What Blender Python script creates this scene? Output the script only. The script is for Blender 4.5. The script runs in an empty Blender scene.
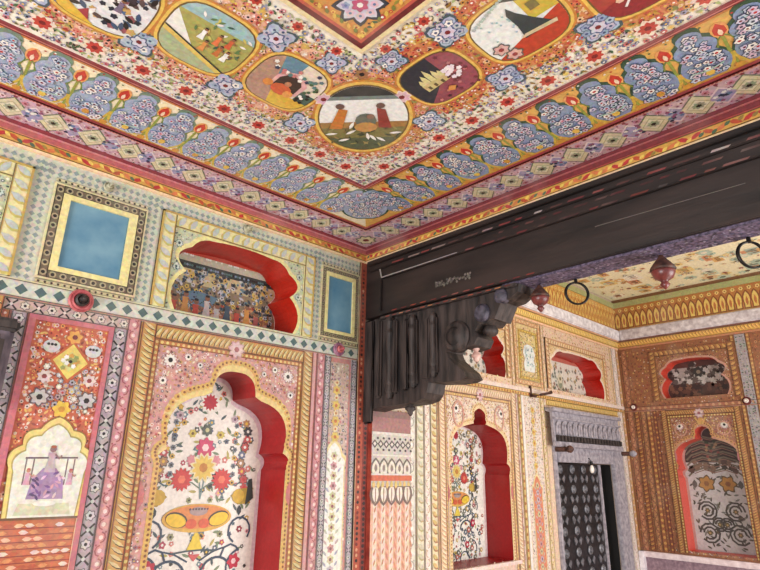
import bpy, bmesh, math, random
import numpy as np
from mathutils import Vector, Euler
from mathutils.geometry import tessellate_polygon
random.seed(7)
R = random.random
def U(a, b): return a + (b - a) * R()
S, CZ = 3.0, 1.5                      # metres per plan unit, eye height
C = bpy.context.scene.collection
PI = math.pi

# ------------------------------------------------------------------ materials
def lin(c):
    c = c / 255.0
    return c / 12.92 if c <= .04045 else ((c + .055) / 1.055) ** 2.4
def new_mat(name):
    m = bpy.data.materials.new(name); m.use_nodes = True
    nt = m.node_tree; b = nt.nodes['Principled BSDF']
    return m, nt, b
def node(nt, t, **kw):
    n = nt.nodes.new(t)
    for k, v in kw.items(): setattr(n, k, v)
    return n
def paint_material(name, rough=.6, wear=.12, mottle=.12, bump=.25, scale=1.0, sat=1.0):
    m, nt, b = new_mat(name); L = nt.links.new
    at = node(nt, 'ShaderNodeAttribute'); at.attribute_name = 'paint'
    tc = node(nt, 'ShaderNodeTexCoord')
    vo = node(nt, 'ShaderNodeTexVoronoi'); vo.inputs['Scale'].default_value = 70 * scale
    L(tc.outputs['Object'], vo.inputs['Vector'])
    n1 = node(nt, 'ShaderNodeTexNoise'); n1.inputs['Scale'].default_value = 45 * scale; n1.inputs['Detail'].default_value = 4
    L(tc.outputs['Object'], n1.inputs['Vector'])
    n2 = node(nt, 'ShaderNodeTexNoise'); n2.inputs['Scale'].default_value = 3.2; n2.inputs['Detail'].default_value = 6
    L(tc.outputs['Object'], n2.inputs['Vector'])
    mx = node(nt, 'ShaderNodeMix', data_type='RGBA', blend_type='OVERLAY'); mx.inputs[0].default_value = mottle
    L(at.outputs['Color'], mx.inputs[6]); L(vo.outputs['Color'], mx.inputs[7])
    mr = node(nt, 'ShaderNodeMapRange'); mr.inputs[1].default_value = .35; mr.inputs[2].default_value = .68
    mr.inputs[3].default_value = .86; mr.inputs[4].default_value = 1.08
    L(n1.outputs[0], mr.inputs[0])
    mu = node(nt, 'ShaderNodeMix', data_type='RGBA', blend_type='MULTIPLY'); mu.inputs[0].default_value = 1.0
    L(mx.outputs[2], mu.inputs[6]); L(mr.outputs[0], mu.inputs[7])
    wr = node(nt, 'ShaderNodeMapRange'); wr.inputs[1].default_value = .52; wr.inputs[2].default_value = .72
    wr.inputs[3].default_value = 0; wr.inputs[4].default_value = wear
    L(n2.outputs[0], wr.inputs[0])
    dust = node(nt, 'ShaderNodeMix', data_type='RGBA'); L(wr.outputs[0], dust.inputs[0])
    L(mu.outputs[2], dust.inputs[6]); dust.inputs[7].default_value = (.62, .55, .47, 1)
    L(dust.outputs[2], b.inputs['Base Color'])
    b.inputs['Roughness'].default_value = rough
    bp = node(nt, 'ShaderNodeBump'); bp.inputs['Strength'].default_value = bump; bp.inputs['Distance'].default_value = .004
    L(n1.outputs[0], bp.inputs['Height']); L(bp.outputs[0], b.inputs['Normal'])
    return m
def noise_material(name, c1, c2, scale=8, rough=.6, stretch=(1, 1, 1), metallic=0, bump=.3, detail=8):
    m, nt, b = new_mat(name); L = nt.links.new
    tc = node(nt, 'ShaderNodeTexCoord'); mp = node(nt, 'ShaderNodeMapping'); mp.inputs['Scale'].default_value = stretch
    L(tc.outputs['Object'], mp.inputs['Vector'])
    n = node(nt, 'ShaderNodeTexNoise'); n.inputs['Scale'].default_value = scale; n.inputs['Detail'].default_value = detail
    L(mp.outputs[0], n.inputs['Vector'])
    r = node(nt, 'ShaderNodeValToRGB'); r.color_ramp.elements[0].position = .34; r.color_ramp.elements[1].position = .68
    r.color_ramp.elements[0].color = tuple(lin(x) for x in c1) + (1,); r.color_ramp.elements[1].color = tuple(lin(x) for x in c2) + (1,)
    L(n.outputs[0], r.inputs[0]); L(r.outputs[0], b.inputs['Base Color'])
    b.inputs['Roughness'].default_value = rough; b.inputs['Metallic'].default_value = metallic
    bp = node(nt, 'ShaderNodeBump'); bp.inputs['Strength'].default_value = bump; bp.inputs['Distance'].default_value = .01
    L(n.outputs[0], bp.inputs['Height']); L(bp.outputs[0], b.inputs['Normal'])
    return m
PAINT = paint_material('painted_plaster')
FINE = paint_material('smooth_limewash', .5, .08, .05, .1)
GLOSS = paint_material('red_lacquered_plaster', .38, .05, .05, .12)
WOOD = noise_material('dark_smoked_wood', (17, 12, 13), (70, 59, 56), 26, .6, (1, 1, .16), bump=.6)
WOODH = noise_material('dark_smoked_beam', (17, 11, 11), (50, 38, 35), 9, .5, (1, .16, 1), bump=.5)
SOFF = noise_material('indigo_speckled_soffit', (30, 24, 40), (118, 104, 132), 60, .6, bump=.5)
STONE = noise_material('grey_carved_stone', (128, 122, 132), (176, 170, 178), 24, .7, bump=.5)
IRON = noise_material('black_iron', (14, 13, 13), (40, 36, 34), 30, .4, metallic=.6)
RUST = noise_material('brown_iron', (45, 24, 20), (95, 60, 48), 30, .6)
FINIAL = noise_material('maroon_lacquer', (70, 24, 26), (125, 58, 55), 20, .35)
PORC = noise_material('white_porcelain', (215, 200, 190), (245, 238, 230), 10, .2, bump=.05)
FLOORM = noise_material('sandstone_floor', (176, 150, 126), (214, 194, 168), 3, .6)
GLASSY = noise_material('mottled_blue_paint', (74, 120, 148), (112, 150, 168), 6, .35, bump=.05)

# ------------------------------------------------------------------ colours
CREAM=(240,228,176); YEL=(232,190,70); OCH=(214,150,52); ORG=(216,112,50); RED=(196,40,36); CRIM=(190,22,30)
MAR=(128,34,40); PINK=(222,140,132); LPINK=(234,186,184); LIL=(206,180,196); WHT=(240,238,232); LBLU=(178,196,220)
BLU=(96,128,176); NAVY=(40,52,84); GRN=(70,100,66); LGRN=(166,184,116); TEAL=(86,128,128); GRY=(150,150,148); DRK=(38,30,30)
BRN=(110,66,40); SAGE=(166,176,152); MGRY=(128,120,130); BLK=(16,14,16)

# ------------------------------------------------------------------ planes: (u, v, off) -> world
def on_left(d=0):    return lambda u, v, o: (S*u, S*(1+d)-o, S*v+CZ)
def on_right(d=0):   return lambda u, v, o: (S*(2.29+d)-o, S*u, S*v+CZ)
def on_beam(x=.886): return lambda u, v, o: (S*x-o, S*u, S*v+CZ)
def on_top(z):       return lambda u, v, o: (S*u, S*v, S*z+CZ-o)
def on_pilaster():   return lambda u, v, o: (S*u, S*.965-o, S*v+CZ)

LV = .0006
class Cv:
    """vector paint on a plane: coloured polygons layered a fraction of a millimetre apart"""
    def __init__(s, name, fn, parent=None, mat=None, inv=False):
        s.name, s.fn, s.parent, s.mat = name, fn, parent, mat or PAINT
        s.V, s.F, s.K, s.maps, s.base, s.n = [], [], [], [], 0.0, 0
        Cv.cid = getattr(Cv,'cid',0)+1; s.ph = (Cv.cid % 23)*.0000087
        s.fade = 0 if s.mat is GLOSS else Cv.FADE; s.gain = 1 if s.mat is GLOSS else Cv.GAIN
        a = np.array(fn(0,0,0)); n = np.cross(np.array(fn(1,0,0))-a, np.array(fn(0,1,0))-a)
        s.sign = 1 if n @ (np.array(fn(0,0,1))-a) > 0 else -1
    FADE, GAIN = .14, .95
    def push(s, o, ex, ey): s.maps.append((o, ex, ey))
    def pop(s): s.maps.pop()
    def m(s, p):
        u, v = p
        for o, ex, ey in reversed(s.maps):
            u, v = o[0]+u*ex[0]+v*ey[0], o[1]+u*ex[1]+v*ey[1]
        return u, v
    def poly(s, pts, col, lv=1, off=None):
        q = [s.m(p) for p in pts]
        a = sum(q[i-1][0]*q[i][1]-q[i][0]*q[i-1][1] for i in range(len(q)))
        if a*s.sign < 0: q.reverse()
        s.n += 1
        o = s.base + lv*LV + (s.n % 53)*LV*.012 + .0004 + s.ph
        i0 = len(s.V)
        s.V += [s.fn(x, y, o) for x, y in q]
        s.F.append(tuple(range(i0, i0+len(q)))); s.K.append(col)
    def rect(s, a, b, c, d, col, lv=0): s.poly([(a,b),(c,b),(c,d),(a,d)], col, lv)
    def disc(s, u, v, r, col, lv=1, n=10, ry=None, rot=0):
        ry = ry or r; c0, s0 = math.cos(rot), math.sin(rot)
        s.poly([(u+r*math.cos(t)*c0-ry*math.sin(t)*s0, v+r*math.cos(t)*s0+ry*math.sin(t)*c0) for t in (2*PI*i/n for i in range(n))], col, lv)
    def ring(s, u, v, r, w, col, bg, lv=1, n=12): s.disc(u, v, r, col, lv, n); s.disc(u, v, r-w, bg, lv+1, n)
    def flower(s, u, v, r, k, col, cc, lv=1, dark=None, rot=None):
        rot = U(0, 6) if rot is None else rot
        if dark: s._ros(u, v, r*1.22, k, dark, lv, rot); lv += 1
        s._ros(u, v, r, k, col, lv, rot)
        if cc: s.disc(u, v, r*.36, cc, lv+1, 6)
    def _ros(s, u, v, r, k, col, lv, rot):
        n = k*4
        s.poly([(u+r*(.85+.15*math.cos(k*t))*math.cos(t+rot), v+r*(.85+.15*math.cos(k*t))*math.sin(t+rot)) for t in (2*PI*i/n for i in range(n))], col, lv)
    def leaf(s, u, v, l, w, rot, col, lv=1):
        c0, s0 = math.cos(rot), math.sin(rot)
        s.poly([(u+x*l*c0-y*w*s0, v+x*l*s0+y*w*c0) for x, y in ((-.5,0),(-.2,.42),(.15,.4),(.5,0),(.15,-.4),(-.2,-.42))], col, lv)
    def stroke(s, pts, w, col, lv=1, taper=False):
        N = len(pts); Lp, Rp = [], []
        for i in range(N):
            a = pts[max(i-1,0)]; b = pts[min(i+1,N-1)]
            dx, dy = b[0]-a[0], b[1]-a[1]; l = math.hypot(dx,dy) or 1
            k = w*.5*((1-.8*i/(N-1)) if taper else 1)
            Lp.append((pts[i][0]-dy/l*k, pts[i][1]+dx/l*k)); Rp.append((pts[i][0]+dy/l*k, pts[i][1]-dx/l*k))
        for i in range(N-1): s.poly([Lp[i],Lp[i+1],Rp[i+1],Rp[i]], col, lv)
    def closed(s, pts, w, col, lv=1): s.stroke(list(pts)+[pts[0], pts[1]], w, col, lv)
    def tri(s, outer, holes, col, lv=0):
        loops = [[Vector((x,y,0)) for x,y in l] for l in [outer]+holes]
        flat = [p for l in loops for p in l]
        for t in tessellate_polygon(loops): s.poly([(flat[i].x, flat[i].y) for i in t], col, lv)
    def wallband(s, fn3):                       # arbitrary quad in world
        pass
    def box(s, a, b, c, d, h, col, z0=0.0):      # raised moulding: front and four edges, real thickness h (metres)
        q = [s.m(p) for p in ((a,b),(c,b),(c,d),(a,d))]
        i0 = len(s.V)
        s.V += [s.fn(x,y,s.base+z0) for x,y in q] + [s.fn(x,y,s.base+z0+h) for x,y in q]
        for f in ((4,5,6,7),(0,1,5,4),(1,2,6,5),(2,3,7,6),(3,0,4,7)):
            s.F.append(tuple(i0+i for i in f)); s.K.append(col)
    def quads(s, W, faces, col):
        i0 = len(s.V); s.V += W
        for f in faces: s.F.append(tuple(i0+i for i in f)); s.K.append(col)
    def done(s, label=None, smooth=False):
        me = bpy.data.meshes.new(s.name); o = bpy.data.objects.new(s.name, me); C.objects.link(o)
        org = wloc(s.parent)
        V = np.array(s.V) - np.array(org)
        me.from_pydata([tuple(v) for v in V], [], s.F)
        at = me.color_attributes.new('paint', 'FLOAT_COLOR', 'CORNER')
        buf = []
        cache = {}; d = s.fade
        for f, k in zip(s.F, s.K):
            if k not in cache:
                y = .35*k[0]+.5*k[1]+.15*k[2]
                cache[k] = [lin(min(250, (c+(y-c)*d)*s.gain)) for c in k]+[1.0]
            buf += cache[k]*len(f)
        at.data.foreach_set('color', buf)
        me.materials.append(s.mat)
        if s.parent: o.parent = s.parent
        if label: o['label'] = label
        return o

# ------------------------------------------------------------------ strip patterns, drawn in a local frame: x along 0..L, y across -w/2..w/2
def strip(cv, p0, p1, w, fn, h=0.0, **kw):
    L = math.hypot(p1[0]-p0[0], p1[1]-p0[1]); ex = ((p1[0]-p0[0])/L, (p1[1]-p0[1])/L)
    cv.push(p0, ex, (-ex[1], ex[0]))
    if h: cv.box(0, -w/2, L, w/2, h, kw.get('bg', CREAM)); cv.base += h
    fn(cv, L, w, **kw)
    bgk = kw.get('bg', OCH); dk = tuple(int(c*.42) for c in bgk); t = min(.0013, w*.09)
    if fn is not p_plain:
        for y in (-w/2, w/2-t): cv.rect(0, y, L, y+t, dk, 8)
    if h: cv.base -= h
    cv.pop()
def p_plain(cv, L, w, bg=CREAM): cv.rect(0,-w/2,L,w/2,bg,1)
def p_leaf(cv, L, w, bg=CREAM, leaf=OCH, dark=DRK, edge=None, step=1.0, lv=1):
    cv.rect(0,-w/2,L,w/2,bg,lv)
    e = w*.1
    if edge:
        cv.rect(0,-w/2,L,-w/2+e,edge,lv+1); cv.rect(0,w/2-e,L,w/2,edge,lv+1)
    n = max(1, int(L/(w*.8*step))); st = L/n
    for i in range(n):
        x = (i+.5)*st
        cv.leaf(x-st*.16, -w*.05, w*.92, st*.62, 1.05, dark, lv+2)
        cv.leaf(x, 0, w*.9, st*.52, 1.05, leaf, lv+3)
def p_chain(cv, L, w, bg=(176,160,166), dark=DRK, light=(206,200,198), lv=1):
    cv.rect(0,-w/2,L,w/2,bg,lv)
    n = max(1, int(L/(w*.92))); st = L/n
    for i in range(n):
        x = (i+.5)*st
        if i % 2:
            for sg in (-1,1): cv.stroke([(x-st*.42,-sg*w*.4),(x,0),(x+st*.42,sg*w*.4)], w*.13, dark, lv+1)
            cv.disc(x,0,w*.14,light,lv+3,6)
        else:
            cv.flower(x, 0, w*.34, 6, light, dark, lv+1, dark=(96,88,96))
def p_scroll(cv, L, w, bg=PINK, fg=(170,80,86), light=(240,206,200), lv=1):
    cv.rect(0,-w/2,L,w/2,bg,lv)
    n = max(1, int(L/(w*.9))); st = L/n
    for i in range(n):
        x = (i+.5)*st; sg = 1 if i % 2 else -1
        cv.stroke([(x+st*.5*math.cos(t)*.8, sg*(w*.3*math.sin(t))) for t in (0,.8,1.6,2.4,3.2)], w*.1, fg, lv+1)
        cv.disc(x, -sg*w*.02, w*.17, light, lv+2, 6)
        cv.disc(x+st*.42, sg*w*.28, w*.08, fg, lv+2, 5)
def p_dots(cv, L, w, bg=CREAM, dot=DRK, lv=1, gap=1.5, ring=None):
    cv.rect(0,-w/2,L,w/2,bg,lv)
    n = max(1, int(L/(w*gap))); st = L/n
    for i in range(n):
        if ring: cv.disc((i+.5)*st, 0, w*.44, ring, lv+1, 8)
        cv.disc((i+.5)*st, 0, w*.24 if ring else w*.34, dot, lv+2, 6)
def p_lat(cv, L, w, bg=(200,206,190), dia=TEAL, lv=1, rows=1, line=None):
    cv.rect(0,-w/2,L,w/2,bg,lv)
    st = w/rows; n = max(1, int(L/st)); sx = L/n
    for i in range(n):
        for j in range(rows):
            x, y = (i+.5)*sx, -w/2+(j+.5)*st
            cv.poly([(x-sx*.34,y),(x,y-st*.34),(x+sx*.34,y),(x,y+st*.34)], dia, lv+1)
    if line:
        cv.rect(0,-w/2,L,-w/2+w*.09,line,lv+2); cv.rect(0,w/2-w*.09,L,w/2,line,lv+2)
def p_flame(cv, L, w, lv=1):                        # orange garland with red and green dashes
    cv.rect(0,-w/2,L,w/2,OCH,lv)
    n = int(L/(w*1.1)); st = L/n
    for i in range(n):
        x = (i+.5)*st
        cv.leaf(x, U(-.1,.1)*w, st*1.1, w*.5, .45*(1 if i%2 else -1), random.choice((RED,ORG,(190,70,30))), lv+1)
        cv.leaf(x+st*.4, U(-.2,.2)*w, st*.6, w*.4, -.6, random.choice((YEL,GRN,YEL,(150,120,40))), lv+2)
def frame(cv, a, b, c, d, w, fn, h=0.0, sides='lrtb', **kw):
    if 'l' in sides: strip(cv, (a+w/2,b), (a+w/2,d), w, fn, h, **kw)
    if 'r' in sides: strip(cv, (c-w/2,b), (c-w/2,d), w, fn, h, **kw)
    if 't' in sides: strip(cv, (a+w,d-w/2), (c-w,d-w/2), w, fn, h, **kw)
    if 'b' in sides: strip(cv, (a+w,b+w/2), (c-w,b+w/2), w, fn, h, **kw)
def scatter(cv, a, b, c, d, step, cols, r, lv=2, ok=None, k=(5,6,8), leafs=(GRN,), dens=1.0, dark=None):
    nx, ny = max(1,int((c-a)/step)), max(1,int((d-b)/step))
    for i in range(nx):
        for j in range(ny):
            if R() > dens: continue
            u = a+(i+U(.2,.8))*(c-a)/nx; v = b+(j+U(.2,.8))*(d-b)/ny
            if ok and not ok(u, v): continue
            q = R()
            if R() < .3: cv.disc(u+U(-.5,.5)*step, v+U(-.5,.5)*step, r*U(.3,.5), (74,48,46), lv, 5)
            if q < .55:
                cv.flower(u, v, r*U(.7,1.25), random.choice(k), random.choice(cols), random.choice((YEL,RED,DRK,WHT)), lv, dark)
            elif q < .8: cv.leaf(u, v, r*2.3, r*1.1, U(0,PI), random.choice(leafs), lv)
            else: cv.disc(u, v, r*.45, random.choice(cols), lv, 6)

# ------------------------------------------------------------------ arches
def bulge(p, q, b, n=7):
    dx, dy = q[0]-p[0], q[1]-p[1]
    return [(p[0]+dx*t+dy*b*4*t*(1-t), p[1]+dy*t-dx*b*4*t*(1-t)) for t in (i/n for i in range(1,n+1))]
def tall_arch(c, w, z0, z1, zs=None, tip=.36):     # multifoil pointed arch outline
    zs = (z1-.183) if zs is None else zs
    H = z1-zs; pts = [(w, z0), (w, zs)]
    pts += bulge(pts[-1], (w*.93, zs+H*.18), .32)
    pts += bulge(pts[-1], (w*.47, zs+H*.72), .27, 9)
    pts += bulge(pts[-1], (w*tip, zs+H*.76), .0, 2)
    pts += bulge(pts[-1], (0, z1), .26, 8)
    r = [(c+x, z) for x, z in pts]; l = [(c-x, z) for x, z in pts[:-1]][::-1]
    return r+l
def low_arch(c, w, z0, z1):                          # wide niche: waisted sides, flat cusped head
    H = z1-z0; pts = [(w, z0)]
    pts += bulge(pts[-1], (w*.90, z0+H*.50), .22, 6)
    pts += bulge(pts[-1], (w*.86, z0+H*.82), .42, 8)
    pts += bulge(pts[-1], (w*.52, z0+H*.97), .15, 5)
    pts += bulge(pts[-1], (0, z1), .02, 3)
    r = [(c+x, z) for x, z in pts]; l = [(c-x, z) for x, z in pts[:-1]][::-1]
    return r+l
def grow(pts, c, k, kz=None):
    zs = [p[1] for p in pts]; z0 = min(zs); kz = kz or k
    return [(c+(x-c)*k, z0+(z-z0)*kz) for x, z in pts]
def inside(pts):
    def f(u, v):
        r = False
        for i in range(len(pts)):
            (x1,y1),(x2,y2) = pts[i-1], pts[i]
            if (y1 > v) != (y2 > v) and u < (x2-x1)*(v-y1)/(y2-y1)+x1: r = not r
        return r
    return f
def clip(poly, a, b, c):
    out = []
    for i in range(len(poly)):
        p, q = poly[i-1], poly[i]; fp, fq = a*p[0]+b*p[1]-c, a*q[0]+b*q[1]-c
        if (fp <= 0) != (fq <= 0):
            t = fp/(fp-fq); out.append((p[0]+(q[0]-p[0])*t, p[1]+(q[1]-p[1])*t))
        if fq <= 0: out.append(q)
    return out

def tag(o, label=None, cat=None, group=None, kind=None):
    if label: o['label'] = label
    if cat: o['category'] = cat
    if group: o['group'] = group
    if kind: o['kind'] = kind
    return o
def empty(name, loc, **kw):
    o = bpy.data.objects.new(name, None); C.objects.link(o); o.location = loc; o.empty_display_size = .05
    return tag(o, **kw)
def wloc(o):
    v = Vector((0,0,0))
    while o: v += o.location; o = o.parent
    return v
def mesh_obj(name, bm, mat, parent=None, loc=None, smooth=False, **kw):
    """bm holds world coordinates; the origin goes to loc"""
    org = Vector(loc) if loc is not None else wloc(parent)
    bmesh.ops.translate(bm, verts=bm.verts, vec=-org)
    bmesh.ops.recalc_face_normals(bm, faces=bm.faces)
    me = bpy.data.meshes.new(name); bm.to_mesh(me); bm.free()
    if smooth:
        for p in me.polygons: p.use_smooth = True
    me.materials.append(mat); o = bpy.data.objects.new(name, me); C.objects.link(o)
    if parent: o.parent = parent; o.location = org-wloc(parent)
    else: o.location = org
    return tag(o, **kw)
def bx(bm, a, b, bev=0):
    g = bmesh.ops.create_cube(bm, size=1)['verts']
    for v in g:
        v.co = Vector([(a[i]+b[i])/2 + v.co[i]*(b[i]-a[i]) for i in range(3)])
    if bev:
        es = list({e for v in g for e in v.link_edges})
        bmesh.ops.bevel(bm, geom=es, offset=bev, segments=2, affect='EDGES')
    return bm
def uw(x, y, z): return (S*x, S*y, S*z+CZ)             # plan units -> world
def ubox(bm, a, b, bev=0): return bx(bm, uw(*a), uw(*b), bev)
def lathe(bm, c, prof, n=20, axis='z'):
    rings = []
    for r, h in prof:
        rg = []
        for i in range(n):
            t = 2*PI*i/n; a, b = r*math.cos(t), r*math.sin(t)
            p = {'z': (a, b, h), 'y': (a, h, b), 'x': (h, a, b)}[axis]
            rg.append(bm.verts.new((c[0]+p[0], c[1]+p[1], c[2]+p[2])))
        rings.append(rg)
    for r0, r1 in zip(rings, rings[1:]):
        for i in range(n): bm.faces.new((r0[i], r0[(i+1)%n], r1[(i+1)%n], r1[i]))
    bm.faces.new(rings[0]); bm.faces.new(rings[-1][::-1])
    return bm
def tube(bm, pts, r, n=10, closed=False):
    pts = [Vector(p) for p in pts]; N = len(pts); rings = []
    for i, p in enumerate(pts):
        t = (pts[(i+1)%N]-pts[i-1]) if closed else (pts[min(i+1,N-1)]-pts[max(i-1,0)])
        t.normalize(); a = t.orthogonal() if abs(t.x) < .9 else Vector((0,0,1)).cross(t)
        if closed: a = Vector((1,0,0))
        a.normalize(); b = t.cross(a)
        rr = r[i] if isinstance(r, (list,tuple)) else r
        rings.append([bm.verts.new(p+a*rr*math.cos(2*PI*k/n)+b*rr*math.sin(2*PI*k/n)) for k in range(n)])
    for i in range(N if closed else N-1):
        r0, r1 = rings[i], rings[(i+1)%N]
        for k in range(n): bm.faces.new((r0[k], r0[(k+1)%n], r1[(k+1)%n], r1[k]))
    if not closed: bm.faces.new(rings[0]); bm.faces.new(rings[-1][::-1])
    return bm
def prism(bm, pts3, vec):
    a = [bm.verts.new(p) for p in pts3]; b = [bm.verts.new(Vector(p)+Vector(vec)) for p in pts3]
    bm.faces.new(a); bm.faces.new(b[::-1])
    for i in range(len(a)): bm.faces.new((a[i-1], a[i], b[i], b[i-1]))
    return bm
def solid(name, fn, outer, holes, thick, col, mat=None, kind='structure'):
    """wall slab with real openings cut through it; front at 0, back at -thick (metres)"""
    cv = Cv(name, fn, None, mat or FINE)
    loops = [[Vector((x,y,0)) for x,y in l] for l in [outer]+holes]
    flat = [(p.x,p.y) for l in loops for p in l]; tri = tessellate_polygon(loops)
    for o in (0, -thick):
        i0 = len(cv.V); cv.V += [fn(x,y,o) for x,y in flat]
        for t in tri: cv.F.append(tuple(i0+i for i in t)); cv.K.append(col)
    for l in [outer]+holes:
        n = len(l); i0 = len(cv.V)
        cv.V += [fn(x,y,0) for x,y in l]+[fn(x,y,-thick) for x,y in l]
        for i in range(n):
            j = (i+1)%n; cv.F.append((i0+i, i0+j, i0+n+j, i0+n+i)); cv.K.append(col)
    o = cv.done(); bm = bmesh.new(); bm.from_mesh(o.data); bmesh.ops.recalc_face_normals(bm, faces=bm.faces); bm.to_mesh(o.data); bm.free()
    o['kind'] = kind
    return o
def niche_shell(parent, fn, out, depth, col, label, backcol=WHT):
    """recess: jamb and back of the niche, one mesh; depth in plan units"""
    cv = Cv('niche', fn, parent, GLOSS)
    n = len(out); D = depth*S; e = .002
    # slightly shrunk so that the jamb lies just inside the opening
    cx = sum(p[0] for p in out)/n; cz = sum(p[1] for p in out)/n
    q = [(cx+(x-cx)*.998, cz+(z-cz)*.998) for x,z in out]
    W = [fn(x,z,.001) for x,z in q]+[fn(x,z,-D) for x,z in q]
    cv.quads(W, [(i,(i+1)%n,n+(i+1)%n,n+i) for i in range(n)], col)
    cv.quads([fn(x,z,-D) for x,z in q], [tuple(range(n))], backcol)
    o = cv.done(label); o.data.update()
    return o

# ================================================================== SHELL
HB = tall_arch(.553, .130, -.40, .178)               # big niche, near bay
HB2 = tall_arch(-.035, .130, -.40, .178)
HS = low_arch(.545, .133, .277, .437)                # small niche, near bay
HP = low_arch(-.035, .133, .277, .437)               # small niche at the left end
FB = tall_arch(1.335, .132, -.235, .172, -.01, .22)       # big niche, far bay
FS = low_arch(1.333, .137, .277, .415)
FD = low_arch(1.938, .187, .270, .414)               # low niche over the door
DOOR = [(1.728,-.499),(2.122,-.499),(2.122,.033),(1.728,.033)]
def rect_pts(a,b,c,d): return [(a,b),(c,b),(c,d),(a,d)]
wl = solid('wall_left', on_left(), rect_pts(-1.3,-.5,2.40,.72), [HB,HB2,HS,HP,FB,FS,FD,DOOR], .36, (196,170,150))
RB = tall_arch(.724, .106, -.255, .170, -.01, .26)
RS = low_arch(.727, .105, .277, .420)
RS2 = low_arch(.318, .105, .277, .420); RB2 = tall_arch(.318, .106, -.255, .170, -.01, .26)
wr = solid('wall_right', on_right(), rect_pts(-1.0,-.5,1.0,.72), [RB,RS,RS2,RB2], .30, (150,98,62))
bm = bmesh.new(); ubox(bm, (-1.3,-1.0,-.56), (2.42,1.12,-.5)); mesh_obj('floor', bm, FLOORM, kind='structure')
cn = bpy.data.objects  # short hand
def slab(name, a, b, col, mat=FINE):
    bm = bmesh.new(); ubox(bm, a, b); me_mat = noise_material(name+'_plaster', col, tuple(min(255,c+14) for c in col), 6, .7)
    return mesh_obj(name, bm, me_mat, kind='structure')
ce = slab('ceiling', (-1.3,-1.0,.532), (.886,1.12,.60), (216,196,160))
cf = slab('ceiling_far', (.95,-1.0,.70), (2.42,1.12,.76), (206,186,140))
wm = slab('wall_middle', (.886,-1.0,.494), (.950,1.0,.70), (190,170,140))

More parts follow.
